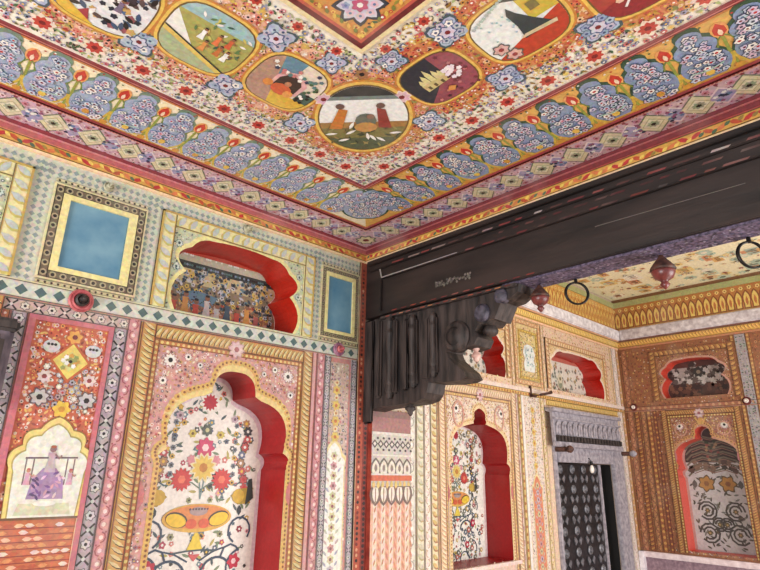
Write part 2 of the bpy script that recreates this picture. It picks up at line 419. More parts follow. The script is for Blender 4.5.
# ================================================================== CEILING, near bay: (p, q) measured from the corner where wall and beam meet
def cpq(p, q, o):
    return (S*(.886-.92*p), S*(1-q), S*.532+CZ-o)
PM, QM = 1.25, 1.35
def side(cv, s):                                     # s=0 along the left wall (s=p, t=q); s=1 along the beam
    cv.push((0,0), (1,0), (0,1)) if s == 0 else cv.push((0,0), (0,1), (1,0))
def band(cv, t0, t1, col, lv=0, L=1.3): cv.poly([(t0,t0),(L,t0),(L,t1),(t1,t1)], col, lv)
gems = [LBLU,(176,176,204),(196,190,210),(150,170,204)]
for s in (0, 1):
    # arch border with blue trefoil trees and red flames between
    cv = Cv('arch_border', cpq, ce); side(cv, s)
    bgc = (226,172,78) if s else (246,234,196)  # paler ground along the wall: glare is put into the colour
    band(cv, .103, .245, bgc)
    band(cv, .236, .245, (220,130,60), 1); band(cv, .103, .108, OCH, 1)
    k = 0; x = .172
    while x < 1.25:
        c = x; x += .0667; k += 1
        a, b = .111, .236; w = .0248
        def tre(g):
            P = [(c+.016*g, a+.0)]
            P += bulge(P[-1], (c+w*.80*g, a+.064*g), .20, 6)
            P += bulge(P[-1], (c+w*.58*g, a+.100*g), .24, 5)
            P += bulge(P[-1], (c, a+.122*g), .26, 4)
            return P+[(2*c-X, Y) for X, Y in P[:-1]][::-1]
        if c > .225:
            cv.poly(tre(1.085), (52,86,60) if s else (116,142,120), 2); cv.poly(tre(1.0), (132,152,190) if s else (160,176,208), 3)  # wall-side trees paler too, with the glare in their colour
            for i in range(60):
                yy = U(.004,.112); ww = w*(.88 if yy < .066 else .56)*(1 if yy < .10 else .5)
                cv.flower(c+U(-ww,ww), a+yy, U(.0042,.0066), 5, random.choice([LBLU,(206,216,232),(206,200,226),WHT,(216,190,214)]), random.choice((NAVY,RED,MAR,(90,110,160))), 4+(i%9)*1, dark=random.choice((NAVY,NAVY,(70,96,130),(60,84,110)) if s else ((120,140,180),(96,116,150),(150,150,190))))
            cv.disc(c, a+.016, .006, random.choice((YEL,OCH)), 15, 6, ry=.008)
            if k % 2: cv.stroke([(c-.02,a+.028),(c,a+.022),(c+.02,a+.028)], .003, (170,206,190), 15)
        f = c+.0333
        if f > .245:
            cv.disc(f, .208, .0100, (240,166,84), 3, 12, ry=.0175)
            cv.leaf(f, .208, .032, .0175, PI/2, (208,50,32), 4)
            cv.leaf(f, .203, .016, .0065, PI/2, (246,214,180), 5)
            cv.stroke([(f,.2),(f-.002,.15),(f,.112)], .004, (150,160,60), 3)
            for g in (-1,1):
                cv.stroke([(f,.15),(f+g*.004,.128),(f+g*.013,.111)], .0045, (214,180,60), 3)
                cv.stroke([(f,.198),(f+g*.008,.186),(f+g*.011,.172)], .0025, (120,140,60), 3)
            cv.disc(f, .113, .007, (222,150,50), 4, 6)
        for i in range(6): cv.disc(c+U(-.033,.033), U(.228,.238), .0018, random.choice((WHT,RED,GRN)), 3, 5)
    cv.pop(); cv.done()
    # dark red mouldings
    cv = Cv('red_moulding', cpq, ce); side(cv, s)
    for t0, t1, col in ((.000,.004,MAR),(.098,.1015,MAR),(.1015,.1025,(226,170,120)),(.0995,.1045,(150,46,50)),(.245,.2475,MAR),(.2475,.2495,(206,120,110)),(.2495,.252,(140,44,48))):
        n0 = len(cv.V); h = .012
        P = [(t0,t0),(1.3,t0),(1.3,t1),(t1,t1)]; q = [cv.m(p) for p in P]
        W = [cpq(x,y,0) for x,y in q]+[cpq(x,y,h) for x,y in q]
        cv.quads(W, [(4,5,6,7),(0,1,5,4),(1,2,6,5),(2,3,7,6),(3,0,4,7)], col)
    cv.pop(); cv.done()
    # diamond border
    cv = Cv('diamond_border', cpq, ce); side(cv, s)
    band(cv, .004, .098, (214,176,190)); band(cv, .006, .012, WHT, 1); band(cv, .088, .096, (228,168,160), 1)
    for i in range(240):
        cv.disc(.01+i*.0054, .0075, .0018, (180,70,80), 2, 5); 
        if i*.0054 > .09: cv.disc(i*.0054, .092, .002, (190,70,60), 2, 5)
    x = .067
    while x < 1.25:
        for g, cc, rr in ((0,(206,196,140),.031),(.0333,(168,160,200),.025)):
            c = x+g
            if c < .09: continue
            dm = lambda r: [(c-r*.86,.05),(c,.05-r),(c+r*.86,.05),(c,.05+r)]
            if g == 0:
                cv.poly(dm(rr*1.12), (120,130,104), 2); cv.poly(dm(rr), (226,216,176), 3); cv.poly(dm(rr*.66), (190,186,140), 4); cv.poly(dm(rr*.58), (232,226,196), 5)
                cv.flower(c,.05,.0105,8,(160,170,140),YEL,6); cv.flower(c,.05,.0045,6,DRK,None,8)
            else:
                cv.poly(dm(rr*1.1), (236,214,220), 2); cv.poly(dm(rr*.9), cc, 3)
                for q in range(12): cv.flower(c+U(-.013,.013), .05+U(-.015,.015), .004, 5, random.choice((BLU,WHT,NAVY,(150,80,120))), None, 4)
            for sg in (-1,1):
                cv.flower(c+.0166, .05+sg*.026, .0062, 6, random.choice(((236,206,210),(206,130,150))), MAR, 3)
                cv.flower(c, .05+sg*.036, .0036, 5, (150,60,80), None, 3)
        x += .0667
    scatter(cv, .0, .014, 1.25, .088, .011, [(176,96,126),(236,220,226),(110,110,160),(190,120,140)], .0026, 2, ok=lambda u,v: u > v, leafs=((120,130,100),(140,70,90)))
    cv.pop(); cv.done()

# floral field and its medallions
MED = [(.415,.416,.083,0)] + [(.566,.404,.056,1),(.701,.403,.060,2),(.832,.385,.060,3),(.965,.40,.058,1)] + [(.404,.566,.052,4),(.408,.701,.057,5),(.378,.840,.060,6),(.404,.97,.058,3)]
def near_med(p, q):
    return min((math.hypot(p-a, q-b)-r for a,b,r,k in MED))
cv = Cv('floral_field', cpq, ce)
cv.poly([(.2515,.2515),(PM+.05,.2515),(PM+.05,.535),(.527,.535),(.527,PM+.05),(.2515,PM+.05)], (238,234,216), 0)
fld = lambda p, q: (min(p,q) > .256 and min(p,q) < .52 and max(p,q) < PM and near_med(p,q) > .004)
# ochre and pink ground closing round each medallion
def ground(p, q): return fld(p, q) and near_med(p, q) < .040
for a,b,r,k in MED:
    cv.disc(a, b, r+.034, (236,206,130), 1, 28)
    cv.disc(a, b, r+.030, (236,184,150) if b<a else (218,136,78), 2, 28)  # wall-side ground lightened, glare painted into it
    if near_med(a, b) < 0: pass
nn = 0
for i in range(3):
    scatter(cv, .256, .256, PM, .52, .0098, [(222,130,110),(240,206,190),(230,160,136),(214,170,90)], .0046, 4+i, ok=ground, leafs=((200,150,60),(150,150,80),(176,60,50)))
    scatter(cv, .256, .52, .52, PM, .0098, [(206,90,66),(236,190,150),(216,120,80),(206,140,50)], .0046, 4+i, ok=ground, leafs=((200,150,60),(130,130,60),(176,60,50)))
outer = lambda p, q: fld(p, q) and near_med(p, q) >= .034
for i in range(2):
    scatter(cv, .256, .256, PM, .52, .0105, [(150,150,186),(206,120,130),(190,170,180),(120,130,160),(236,230,226)], .0042, 4+i, ok=outer, leafs=(GRN,LGRN,(120,120,60)))
    scatter(cv, .256, .52, .52, PM, .0105, [(150,150,186),(206,100,100),(190,170,180),(90,100,140),(226,200,120)], .0042, 4+i, ok=outer, leafs=(GRN,LGRN,(150,110,40)))
# blue star flowers between the medallions, red flowers along the borders
def star(p, q, r, g):
    rot = PI/4+U(-.1,.1)
    for rr, col, lv in ((r*1.16,(70,90,100),8),(r,(170,186,216),9)):
        cv.poly([(p+rr*(.80+.20*math.cos(4*t))*math.cos(t+rot)*1.0, q+rr*(.80+.20*math.cos(4*t))*math.sin(t+rot)) for t in (2*PI*i/24 for i in range(24))], col, lv)
    for i in range(8):
        t = rot+i*PI/4; cv.flower(p+r*.58*math.cos(t), q+r*.58*math.sin(t), r*.23, 5, random.choice(gems+[WHT]), (66,84,130), 10, dark=(96,112,150) if g else None)
    cv.flower(p, q, r*.42, 6, (206,206,226), MAR, 11, dark=(80,96,140))
sp = [(.492,.492)]
for s0 in (.488,.633,.770,.905,1.04):
    sp += [(s0,.338),(.332,s0)]
    if s0 > .5: sp += [(s0,.470),(.470,s0)]
sp += [(.545,.484),(.484,.545)]
for i,(p,q) in enumerate(sp[1:]): star(p, q, .027 if abs(p-q) > .09 else .022, p < q)
cv.flower(.496,.496,.012,6,(160,110,70),DRK,9)
for s0 in [.335,.40,.468,.537,.604,.672,.742,.812,.88,.95,1.02,1.09]:
    for p, q in ((s0,.285),(.281,s0)):
        if near_med(p,q) < .008: continue
        cv.flower(p, q, .0185, 8, (236,216,196), None, 8); cv.flower(p, q, .0125, 8, (200,62,50), (130,30,30), 9)
for s0 in [.556,.624,.69,.76,.83,.90,.97]:
    for p, q in ((s0,.507),(.508,s0)):
        cv.flower(p, q, .0125, 8, (236,216,190), None, 8); cv.flower(p, q, .009, 8, (196,58,44), (130,30,30), 9)
for a,b,r,k in MED:
    for t in (PI/4, PI/4+PI/2, PI/4+PI, PI/4-PI/2):
        for d in (1.28,):
            pass
cv.flower(.50,.413,.014,8,(220,180,200),MAR,9,dark=(236,220,200)); cv.flower(.413,.50,.014,8,(220,180,200),MAR,9,dark=(236,220,200))
cv.done()

def med_shape(r, n=36): return [(r*math.cos(t)/(abs(math.cos(t))**3.2+abs(math.sin(t))**3.2)**(1/3.2)*1.0, r*math.sin(t)/(abs(math.cos(t))**3.2+abs(math.sin(t))**3.2)**(1/3.2)) for t in (2*PI*i/n for i in range(n))]
MLAB = {0:'oval scene of two riders and white animals under a dark sky', 1:'scene with a pink arch over a seated orange figure', 2:'scene of figures in a green garden with a grey river bank',
        3:'scene crowded with small dark and white figures', 4:'scene of a cream palace on a red flowered hill', 5:'scene of a dark figure between white and red ground', 6:'scene with white lines on red'}
def person(cv, x, y, h, robe, skin=(150,96,66), lv=6, hat=None):
    cv.poly([(x-h*.2,y),(x+h*.2,y),(x+h*.11,y+h*.45),(x+h*.14,y+h*.72),(x-h*.14,y+h*.72),(x-h*.11,y+h*.45)], robe, lv)
    cv.disc(x, y+h*.84, h*.12, skin, lv, 8); cv.disc(x, y+h*.93, h*.11, hat or DRK, lv+1, 6, ry=h*.06)
    cv.stroke([(x+h*.1,y+h*.66),(x+h*.26,y+h*.5),(x+h*.34,y+h*.62)], h*.07, skin, lv+1)
for a,b,r,k in MED:
    cv = Cv('medallion', cpq, ce)
    dia = (k == 0)
    if dia:
        h = math.sqrt(.5); cv.push((a,b), (-h,h), (h,h)); sx, sy = .92, 1.10
    elif a > b: cv.push((a,b), (-1,0), (0,1)); sx, sy = 1.0, 1.0
    else: cv.push((a,b), (0,1), (1,0)); sx, sy = 1.0, 1.0
    M = [(x*sx, y*sy) for x, y in (med_shape(r) if not dia else [(r*math.cos(t), r*math.sin(t)) for t in (2*PI*i/40 for i in range(40))])]
    sc = lambda g: [(x*g, y*g) for x, y in M]
    cv.poly(sc(1.12), (206,130,50), 8); cv.poly(sc(1.07), (232,190,80), 9); cv.poly(sc(1.0), (120,90,40), 10)
    I = sc(.965); cut = lambda y0, y1: clip(clip(I, 0, -1, -y0), 0, 1, y1)
    T = .965*r; KS = r/.067 if k else 1
    if k: cv.push((0,0),(KS,0),(0,KS)); I = [(x/KS,y/KS) for x,y in I]; T /= KS
    if k == 0:
        cv.poly(I, (232,238,238), 11); cv.poly(clip(I,0,-1,-.062), (34,40,44), 12); cv.poly(cut(.055,.064), (110,130,130), 12)
        cv.poly(cut(-.2,-.018), (126,120,62), 12); cv.poly(cut(-.2,-.05), (84,96,66), 13); cv.poly(cut(-.02,-.004), (166,120,56), 12)
        for q in range(36):
            cv.leaf(U(-.06,.06), U(-.075,-.02), .014, .005, U(0,3), random.choice(((60,72,50),(150,140,80),(110,100,50))), 14)
        for x, g, rb in ((-.047,1,(206,120,40)),(.038,-1,(150,50,40))):
            cv.poly([(x-.012,-.02),(x+.010,-.022),(x+.010+.012*g,.030),(x-.004+.012*g,.034)], rb, 15); cv.disc(x+.010*g, .040, .0075, (110,80,70), 16, 8)
        cv.disc(.004,.0,.018,(104,110,96),15,12,ry=.02); cv.disc(.004,-.018,.02,(196,140,70),16,10,ry=.014); cv.disc(.012,.012,.007,(150,110,90),17,8)
        for x, y, t in ((-.022,-.032,.6),(.016,-.05,-1.0),(-.035,-.055,.3),(-.02,-.012,1.2),(.03,-.055,-.7),(.007,-.045,1.7),(-.056,-.036,.1),(.055,-.036,.1)):
            cv.leaf(x, y, .022, .007, t, (240,240,236), 17)
    elif k == 1:
        cv.poly(I, (226,214,196), 11); cv.poly(cut(-.2,-.028), (222,180,50), 12); cv.poly(clip(cut(.012,.2),1,0,-.0), (96,140,166), 12)
        cv.poly(clip(I,1.2,.4,-.028), (180,140,120), 12)
        ar = [(x,y) for x,y in ((-.028,-.02),(-.028,.012),(-.018,.028),(0,.036),(.022,.03),(.034,.016),(.036,-.02))]
        cv.poly(ar, (222,170,170), 13); cv.poly([(x*.74,y*.74) for x,y in ar], (66,50,42), 14)
        cv.disc(.0,-.018,.021,(214,92,50),15,10,ry=.016); cv.disc(.002,.002,.007,(190,130,90),16,8); cv.disc(.018,-.022,.01,(232,150,70),16,8)
        cv.disc(-.03,-.016,.010,(222,140,60),15,8); cv.poly(clip(cut(-.028,.0),-1,0,-.034), (70,100,90), 13)
        for q in range(20): cv.flower(U(-.05,.05), U(.018,.055), .005, 5, random.choice((WHT,(50,60,90),(200,120,120),TEAL)), None, 16)
        for q in range(14): cv.disc(U(.034,.056), U(-.03,.03), .004, random.choice((DRK,GRN,WHT)), 16, 6)
    elif k == 2:
        cv.poly(I, (170,168,84), 11); cv.poly(cut(.036,.2), (150,190,196), 12); cv.poly(clip(I,.75,.65,-.026), (232,236,230), 12)
        cv.poly(clip(clip(I,.35,1,-.028),0,1,1), (224,196,90), 13); cv.poly(clip(I,.35,1,-.040), (170,184,140), 14); cv.poly(clip(clip(I,.35,1,-.028),-.35,-1,.031), (36,50,56), 15)
        for x, y, cc in ((.012,.012,(226,120,60)),(.030,.018,(214,90,50)),(0,-.012,(226,150,70)),(.024,-.008,(200,110,50)),(-.012,.010,(236,240,236)),(.038,-.012,(236,240,236))):
            person(cv, x, y-.012, .028, cc, lv=15)
        for q in range(34): cv.leaf(U(-.03,.055), U(-.02,.05), .012, .005, U(0,3), random.choice(((96,130,70),(60,96,80),(206,190,90),WHT)), 14)
    elif k == 3:
        cv.poly(I, (220,226,230), 11)
        for q in range(110):
            x, y = U(-1,1)*T*.86, U(-1,1)*T*.86
            random.choice((lambda: cv.flower(x,y,U(.004,.008),5,random.choice(((40,44,60),(80,110,150),(150,80,90),(200,160,90),(236,236,240))),None,12),
                           lambda: cv.leaf(x,y,.018,.009,U(0,3),random.choice((DRK,(90,70,70),(60,84,120),(236,236,236))),13)))()
        cv.poly([(-.03,-.055),(-.005,-.06),(-.012,-.035)], (170,50,60), 15); cv.poly(clip(I,.6,1,-.062),(226,180,50),15)
        for q in range(6): person(cv, U(-.045,.035), U(-.04,.015), .03, random.choice(((60,50,60),(120,100,130),(206,196,190))), lv=14)
    elif k == 4:
        cv.poly(I, (44,46,58), 11); cv.poly(clip(I,-.8,1,-.008)[:] , (150,70,84), 12); cv.poly(clip(I,-1,.0,-.018), (156,74,88), 12)
        for x0, hh in ((-.030,.024),(-.020,.034),(-.008,.044),(.004,.032),(.013,.024)):
            cv.poly([(x0-.006,-.012),(x0+.006,-.012),(x0+.005,hh*.6),(x0,hh),(x0-.005,hh*.6)], (216,206,140), 14)
        cv.poly([(-.036,-.016),(.018,-.012),(.018,.004),(-.036,.006)], (206,190,120), 15)
        for x in (-.026,-.012,.004): cv.rect(x-.003,-.012,x+.003,-.002,(96,84,50),17)
        for q in range(46):
            x, y = U(-1,1)*T*.9, U(-.9,.9)*T
            if y < .8*x-.016 or x > .022: cv.flower(x, y, .0042, 5, random.choice(((70,28,40),(206,120,120),(120,50,60))), None, 16)
        for q in range(16): cv.flower(.034+U(-.014,.014), -.002+U(-.018,.02), .006, 5, (236,226,236), None, 18)
        cv.poly([(-.008,-.038),(.004,-.046),(.014,-.036),(.003,-.028)], (222,140,60), 18)
    elif k == 5:
        cv.poly(I, (228,236,236), 11); cv.poly(clip(I,-.35,1,-.022), (196,60,32), 12); cv.poly(clip(cut(.0,.2),-1,0,-.022), (206,180,50), 13)
        cv.poly(clip(I,-.7,-1,-.068), (44,60,60), 13)
        for q in range(12): cv.flower(-.05+q*.006, .046+q*.0022, .0035, 5, (166,190,180), None, 14)
        cv.poly([(-.004,-.028),(.045,-.026),(.026,.004),(.012,.030),(.006,.048),(-.001,.034),(.0,.004)], (52,62,66), 15)
        cv.poly([(-.010,-.024),(.048,-.030),(.05,-.022),(0,-.018)], (210,190,150), 16)
        cv.poly([(.03,.018),(.045,.018),(.045,.036),(.03,.036)], (120,110,50), 16)
        for x, y in ((-.045,-.022),(-.035,-.046)): cv.flower(x, y, .013, 6, (216,170,160), (150,60,60), 15, dark=(96,96,90))
        for q in range(12): cv.disc(U(-.05,0), U(-.01,.05), .002, (150,190,200), 15, 6)
    else:
        cv.poly(I, (176,60,50), 11); cv.poly(clip(I,-.3,1,-.01), (150,40,44), 12)
        for q in range(9): cv.stroke([(U(-.05,.05),U(-.05,.05)),(U(-.05,.05),U(-.05,.05))], .0035, (236,232,226), 14)
        for q in range(10): cv.disc(U(-.04,.04), U(-.04,.04), .006, random.choice(((226,190,160),(120,60,90))), 14, 6)
    if k: cv.pop()
    cv.pop(); cv.done(MLAB[k])

# centre panel of the ceiling
cv = Cv('centre_panel', cpq, ce); cv.base = .009
for t0, t1, col, lv in ((.527,.534,(232,214,160),0),(.534,.542,(110,30,34),1),(.542,.547,(196,84,64),1)):
    cv.poly([(t0,t0),(PM+.1,t0),(PM+.1,PM+.15),(t0,PM+.15)], col, lv)
cv.poly([(.547,.547),(1.35,.547),(1.35,1.4),(.547,1.4)], (214,146,60), 2)
scatter(cv, .55,.55,.90,.90,.0125,[(220,120,60),(236,190,90),(196,60,50),(226,200,140)],.0046,3,leafs=(GRN,(150,150,50)))
scatter(cv, .9,.55,1.3,1.0,.024,[(220,120,60),(236,190,90),(196,60,50)],.008,3); scatter(cv, .55,.9,1.0,1.35,.024,[(220,120,60),(236,190,90),(196,60,50)],.008,3)
for i in range(9):
    for j in range(9):
        p, q = .590+i*.068, .590+j*.068
        if (i+j) % 2 == 0 or i == 0 or j == 0:
            rr = .030
            cv.flower(p, q, rr, 8, (206,206,226), None, 5, dark=(40,50,66), rot=0)
            for t in range(8): cv.flower(p+rr*.6*math.cos(t*PI/4), q+rr*.6*math.sin(t*PI/4), .0062, 5, random.choice((WHT,(150,160,206),(226,190,206))), BLU, 7)
            cv.flower(p, q, .012, 6, (190,80,120), WHT, 8)
        else: cv.flower(p, q, .020, 6, (206,80,110), (236,200,210), 5, dark=(220,190,90))
for i in range(60):
    s0 = .552+i*.0125
    for p,q in ((s0,.555),(.555,s0)): cv.leaf(p,q,.010,.006,.7,(120,130,50) if i%2 else YEL,6)
cv.done()
# corner pieces of the ceiling borders, drawn once on the mitre
cv = Cv('corner_rosette', cpq, ce)
h = math.sqrt(.5); cv.push((.178,.178), (h,-h), (h,h))
P = [(.018,-.05)]+bulge((.018,-.05),(.045,.02),.2)+bulge((.045,.02),(.024,.055),.3)+bulge((.024,.055),(0,.078),.2)
P = P+[(-x,y) for x,y in P[:-1]][::-1]
cv.poly([(x*1.1,y*1.08) for x,y in P], (52,86,60), 2); cv.poly(P, (160,176,206), 3)
for i in range(110): cv.flower(U(-.034,.034), U(-.045,.060)*.9, U(.004,.006), 5, random.choice([LBLU,(206,216,232),WHT,(216,200,226)]), random.choice((NAVY,RED,MAR)), 4+i%7, dark=NAVY)
cv.pop()
cv.flower(.05,.05,.024,8,(226,218,176),MAR,4,dark=(96,112,90)); cv.done()

# ================================================================== LEFT WALL, near bay
Cv.FADE = .18; Cv.GAIN = .92
def niche(fn0, fnd, out, depth, col, label, cx): return niche_shell(wl if fn0 is OL else wr, fn0, out, depth, col, label)
OL, OR = on_left(), on_right()
dN = .09

# --- cornice
def cornice(name, fn, u0, u1, bands, parent=None):
    cv = Cv(name, fn, parent); cv.gain *= 1.08
    for z0, z1, h, pat, kw in bands:
        strip(cv, (u0,(z0+z1)/2), (u1,(z0+z1)/2), z1-z0, pat, h, **kw)
    o = cv.done(); o['kind'] = 'structure'; return o
NB = [(.4925,.4960,.018,p_plain,dict(bg=(236,196,150))), (.4960,.5125,.022,p_flame,dict()), (.5125,.5150,.026,p_plain,dict(bg=(206,110,80))),
      (.5150,.5230,.03,p_plain,dict(bg=(184,84,84))), (.5230,.5255,.036,p_plain,dict(bg=(206,120,120))), (.5255,.5315,.04,p_plain,dict(bg=(140,40,48)))]
cornice('trim_1', OL, -1.28, .880, NB)
NB2 = [list(b) for b in NB]
for b, col in zip(NB2, (None,None,(170,60,50),(128,36,42),(176,84,84),(120,30,40))):
    if col: b[4] = dict(bg=col)
cornice('trim_2', on_beam(), .998, -.98, NB2)
OL2 = on_left()

# --- grey lattice ground of the upper register
cv = Cv('lattice_ground', OL, wl); cv.tri(rect_pts(-.42,.243,.886,.493), [HS, HP], (204,204,180), 0)
def lat_bg(cv, a, b, c, d, st, col, lv=1):
    n, m = int((c-a)/st), int((d-b)/st)
    for i in range(n):
        for j in range(m):
            x, y = a+(i+.5)*st, b+(j+.5)*st
            cv.poly([(x-st*.40,y),(x,y-st*.40),(x+st*.40,y),(x,y+st*.40)], col, lv)
for a, c in ((-.30,-.225),(.150,.182),(.334,.366),(.724,.748),(.862,.886)): lat_bg(cv, a, .276, c, .493, .0118, (142,158,152), 1)
lat_bg(cv, -.4, .463, .886, .493, .0118, (142,158,152), 2)
cv.done()
cv = Cv('lattice_band', OL, wl)
strip(cv, (-.42,.2595), (.886,.2595), .027, p_lat, .004, bg=(204,206,190), dia=(74,104,104), line=(214,196,170))
cv.rect(-.42,.2445,.886,.2475,(200,120,100),9); cv.rect(-.42,.2725,.886,.2755,(226,214,160),9)
cv.done()

# --- low niche panels (cream frame of slanting leaves)
CL = dict(bg=(232,220,150), leaf=(190,196,190), dark=(206,186,90), edge=(200,160,70))
def low_panel(c, w, out, cz0, cz1, parent, fn, kw, spand, eyes, fr=.028, rim=(236,222,140), nm='niche_frame', lab=None):
    cv = Cv(nm, fn, parent)
    outer = rect_pts(c-w+fr, cz0, c+w-fr, cz1-fr)
    rimp = grow(out, c, 1.055, 1.05)
    rimp = [(x, max(z, cz0)) for x, z in rimp]
    cv.tri(outer, [[(x, z+.0004) for x, z in rimp]], spand, 1)
    # rim of the opening
    n = len(out)
    for i in range(n-1):
        cv.poly([out[i], out[i+1], rimp[i+1], rimp[i]], rim, 2)
    ins = inside(grow(out, c, 1.07, 1.07))
    for i in range(eyes[0]):
        for sg in (-1,1):
            x = c+sg*(w-fr-.012); z = cz0+.014+i*(cz1-fr-cz0-.02)/eyes[0]
            if not ins(x, z): cv.flower(x, z, .0075, 8, eyes[1], eyes[2], 3, dark=eyes[3])
    def ok(u, v): return not ins(u, v)
    scatter(cv, c-w+fr, cz0, c+w-fr, cz1-fr, .0075, [eyes[1],eyes[3],eyes[4]], .0028, 6, ok=ok, leafs=(eyes[3],eyes[2]), dens=.85)
    frame(cv, c-w, cz0, c+w, cz1, fr, p_leaf, .012, 'lrt', **kw)
    for a,b,cc,d in ((c-w,cz0,c-w+.0035,cz1),(c+w-.0035,cz0,c+w,cz1),(c-w,cz1-.0035,c+w,cz1)): cv.box(a,b,cc,d,.018,kw['edge'])
    return cv
ev = (6,(206,214,196),(60,80,84),(110,126,120),(236,230,190))
for c, out in ((.545,HS),(-.035,HP)):
    cv = low_panel(c, .181, out, .2765, .466, wl, OL, CL, (198,204,166), ev); cv.done('cream frame of slanting leaves round a low niche')
    nz = niche_shell(wl, OL, out, dN, (180,34,18), 'orange red niche interior')
    # painted back of the niche
    B = Cv('niche_painting', on_left(dN), nz)
    bo = [(c*1.0+(x-c)*.985+0, z+.001) for x,z in out]
    B.poly(bo, (150,128,96), 1)
    cut = lambda z0, z1: clip(clip(bo,0,-1,-z0),0,1,z1)
    B.poly(cut(.425,.5), (206,58,30), 2); B.poly(cut(.410,.428), (200,196,170), 3); B.poly(cut(.396,.412), (52,64,62), 4); B.poly(cut(.365,.396), (216,196,140), 3)
    B.poly(cut(.2,.318), (196,120,80), 2)
    for i in range(60): B.disc(c-.13+i*.0045, .426, .0026, random.choice((WHT,(200,190,160))), 5, 5)
    for i in range(50): B.disc(c-.13+i*.0054, .404, .003, random.choice((TEAL,(130,160,190),DRK)), 6, 5)
    ok = inside(bo)
    for i in range(620):
        x, z = c+U(-.132,.132), U(.280,.397)
        if not ok(x, z): continue
        cc = random.choice(((226,180,150),(214,150,90),(60,90,104),(196,206,214),(206,80,50),(70,60,50),(232,190,70),(150,100,60)))
        if z > .340: cc = random.choice(((96,134,156),(206,210,214),(60,74,84),(226,190,80),(150,130,110)))
        random.choice((lambda: B.leaf(x,z,.014,.007,U(0,3),cc,5), lambda: B.flower(x,z,U(.003,.006),5,cc,DRK,6)))()
    for i in range(9): person(B, c-.10+i*.024, .286+.012*(i%2), .05, random.choice(((216,70,50),(226,150,60),(206,196,190),(70,90,110),(190,90,80))), lv=8)
    B.poly([(c-.085,.325),(c-.02,.318),(c-.005,.345),(c-.05,.352),(c-.085,.345)], (96,134,160), 7)
    B.done('crowded painted scene on the back of a low niche')

# --- blue panels
def blue_panel(a, b, c, d, ia, ib, ic, idd):
    cv = Cv('blue_panel', OL, wl, GLASSY); cv.box(ia-.002,ib-.002,ic+.002,idd+.002,.004,(96,136,166)); o = cv.done('plain mottled blue painted panel')
    cv = Cv('panel_frame', OL, o)
    w = (ia-a)*.52
    frame(cv, a, b, c, d, w, p_dots, .010, bg=(112,96,72), dot=(36,30,28), ring=(176,160,120), gap=1.15)
    y = (ia-a)*.44; a2, b2, c2, d2 = a+w, b+w, c-w, d-w
    for p in ((a2,b2,ia,d2),(ic,b2,c2,d2),(ia,b2,ic,ib),(ia,idd,ic,d2)): cv.box(*p, .016, (238,222,140))
    for p in ((a-.003,b-.003,a,d+.003),(c,b-.003,c+.003,d+.003),(a,d,c,d+.003),(a,b-.003,c,b)): cv.box(*p, .014, (222,206,150))
    strip(cv, (a-.002,d+.0085), (c+.002,d+.0085), .006, p_dots, .004, bg=(220,206,160), dot=(50,36,34), gap=1.6)
    strip(cv, (a-.002,b-.0075), (c+.002,b-.0075), .006, p_dots, .006, bg=(206,190,140), dot=(70,46,40), gap=1.6)
    cv.done('dark dotted frame with cream inner moulding')
blue_panel(.182,.286,.333,.450,.207,.308,.306,.428)
blue_panel(.750,.287,.860,.452,.768,.304,.842,.433)
blue_panel(-.405,.286,-.250,.450,-.380,.308,-.275,.428)

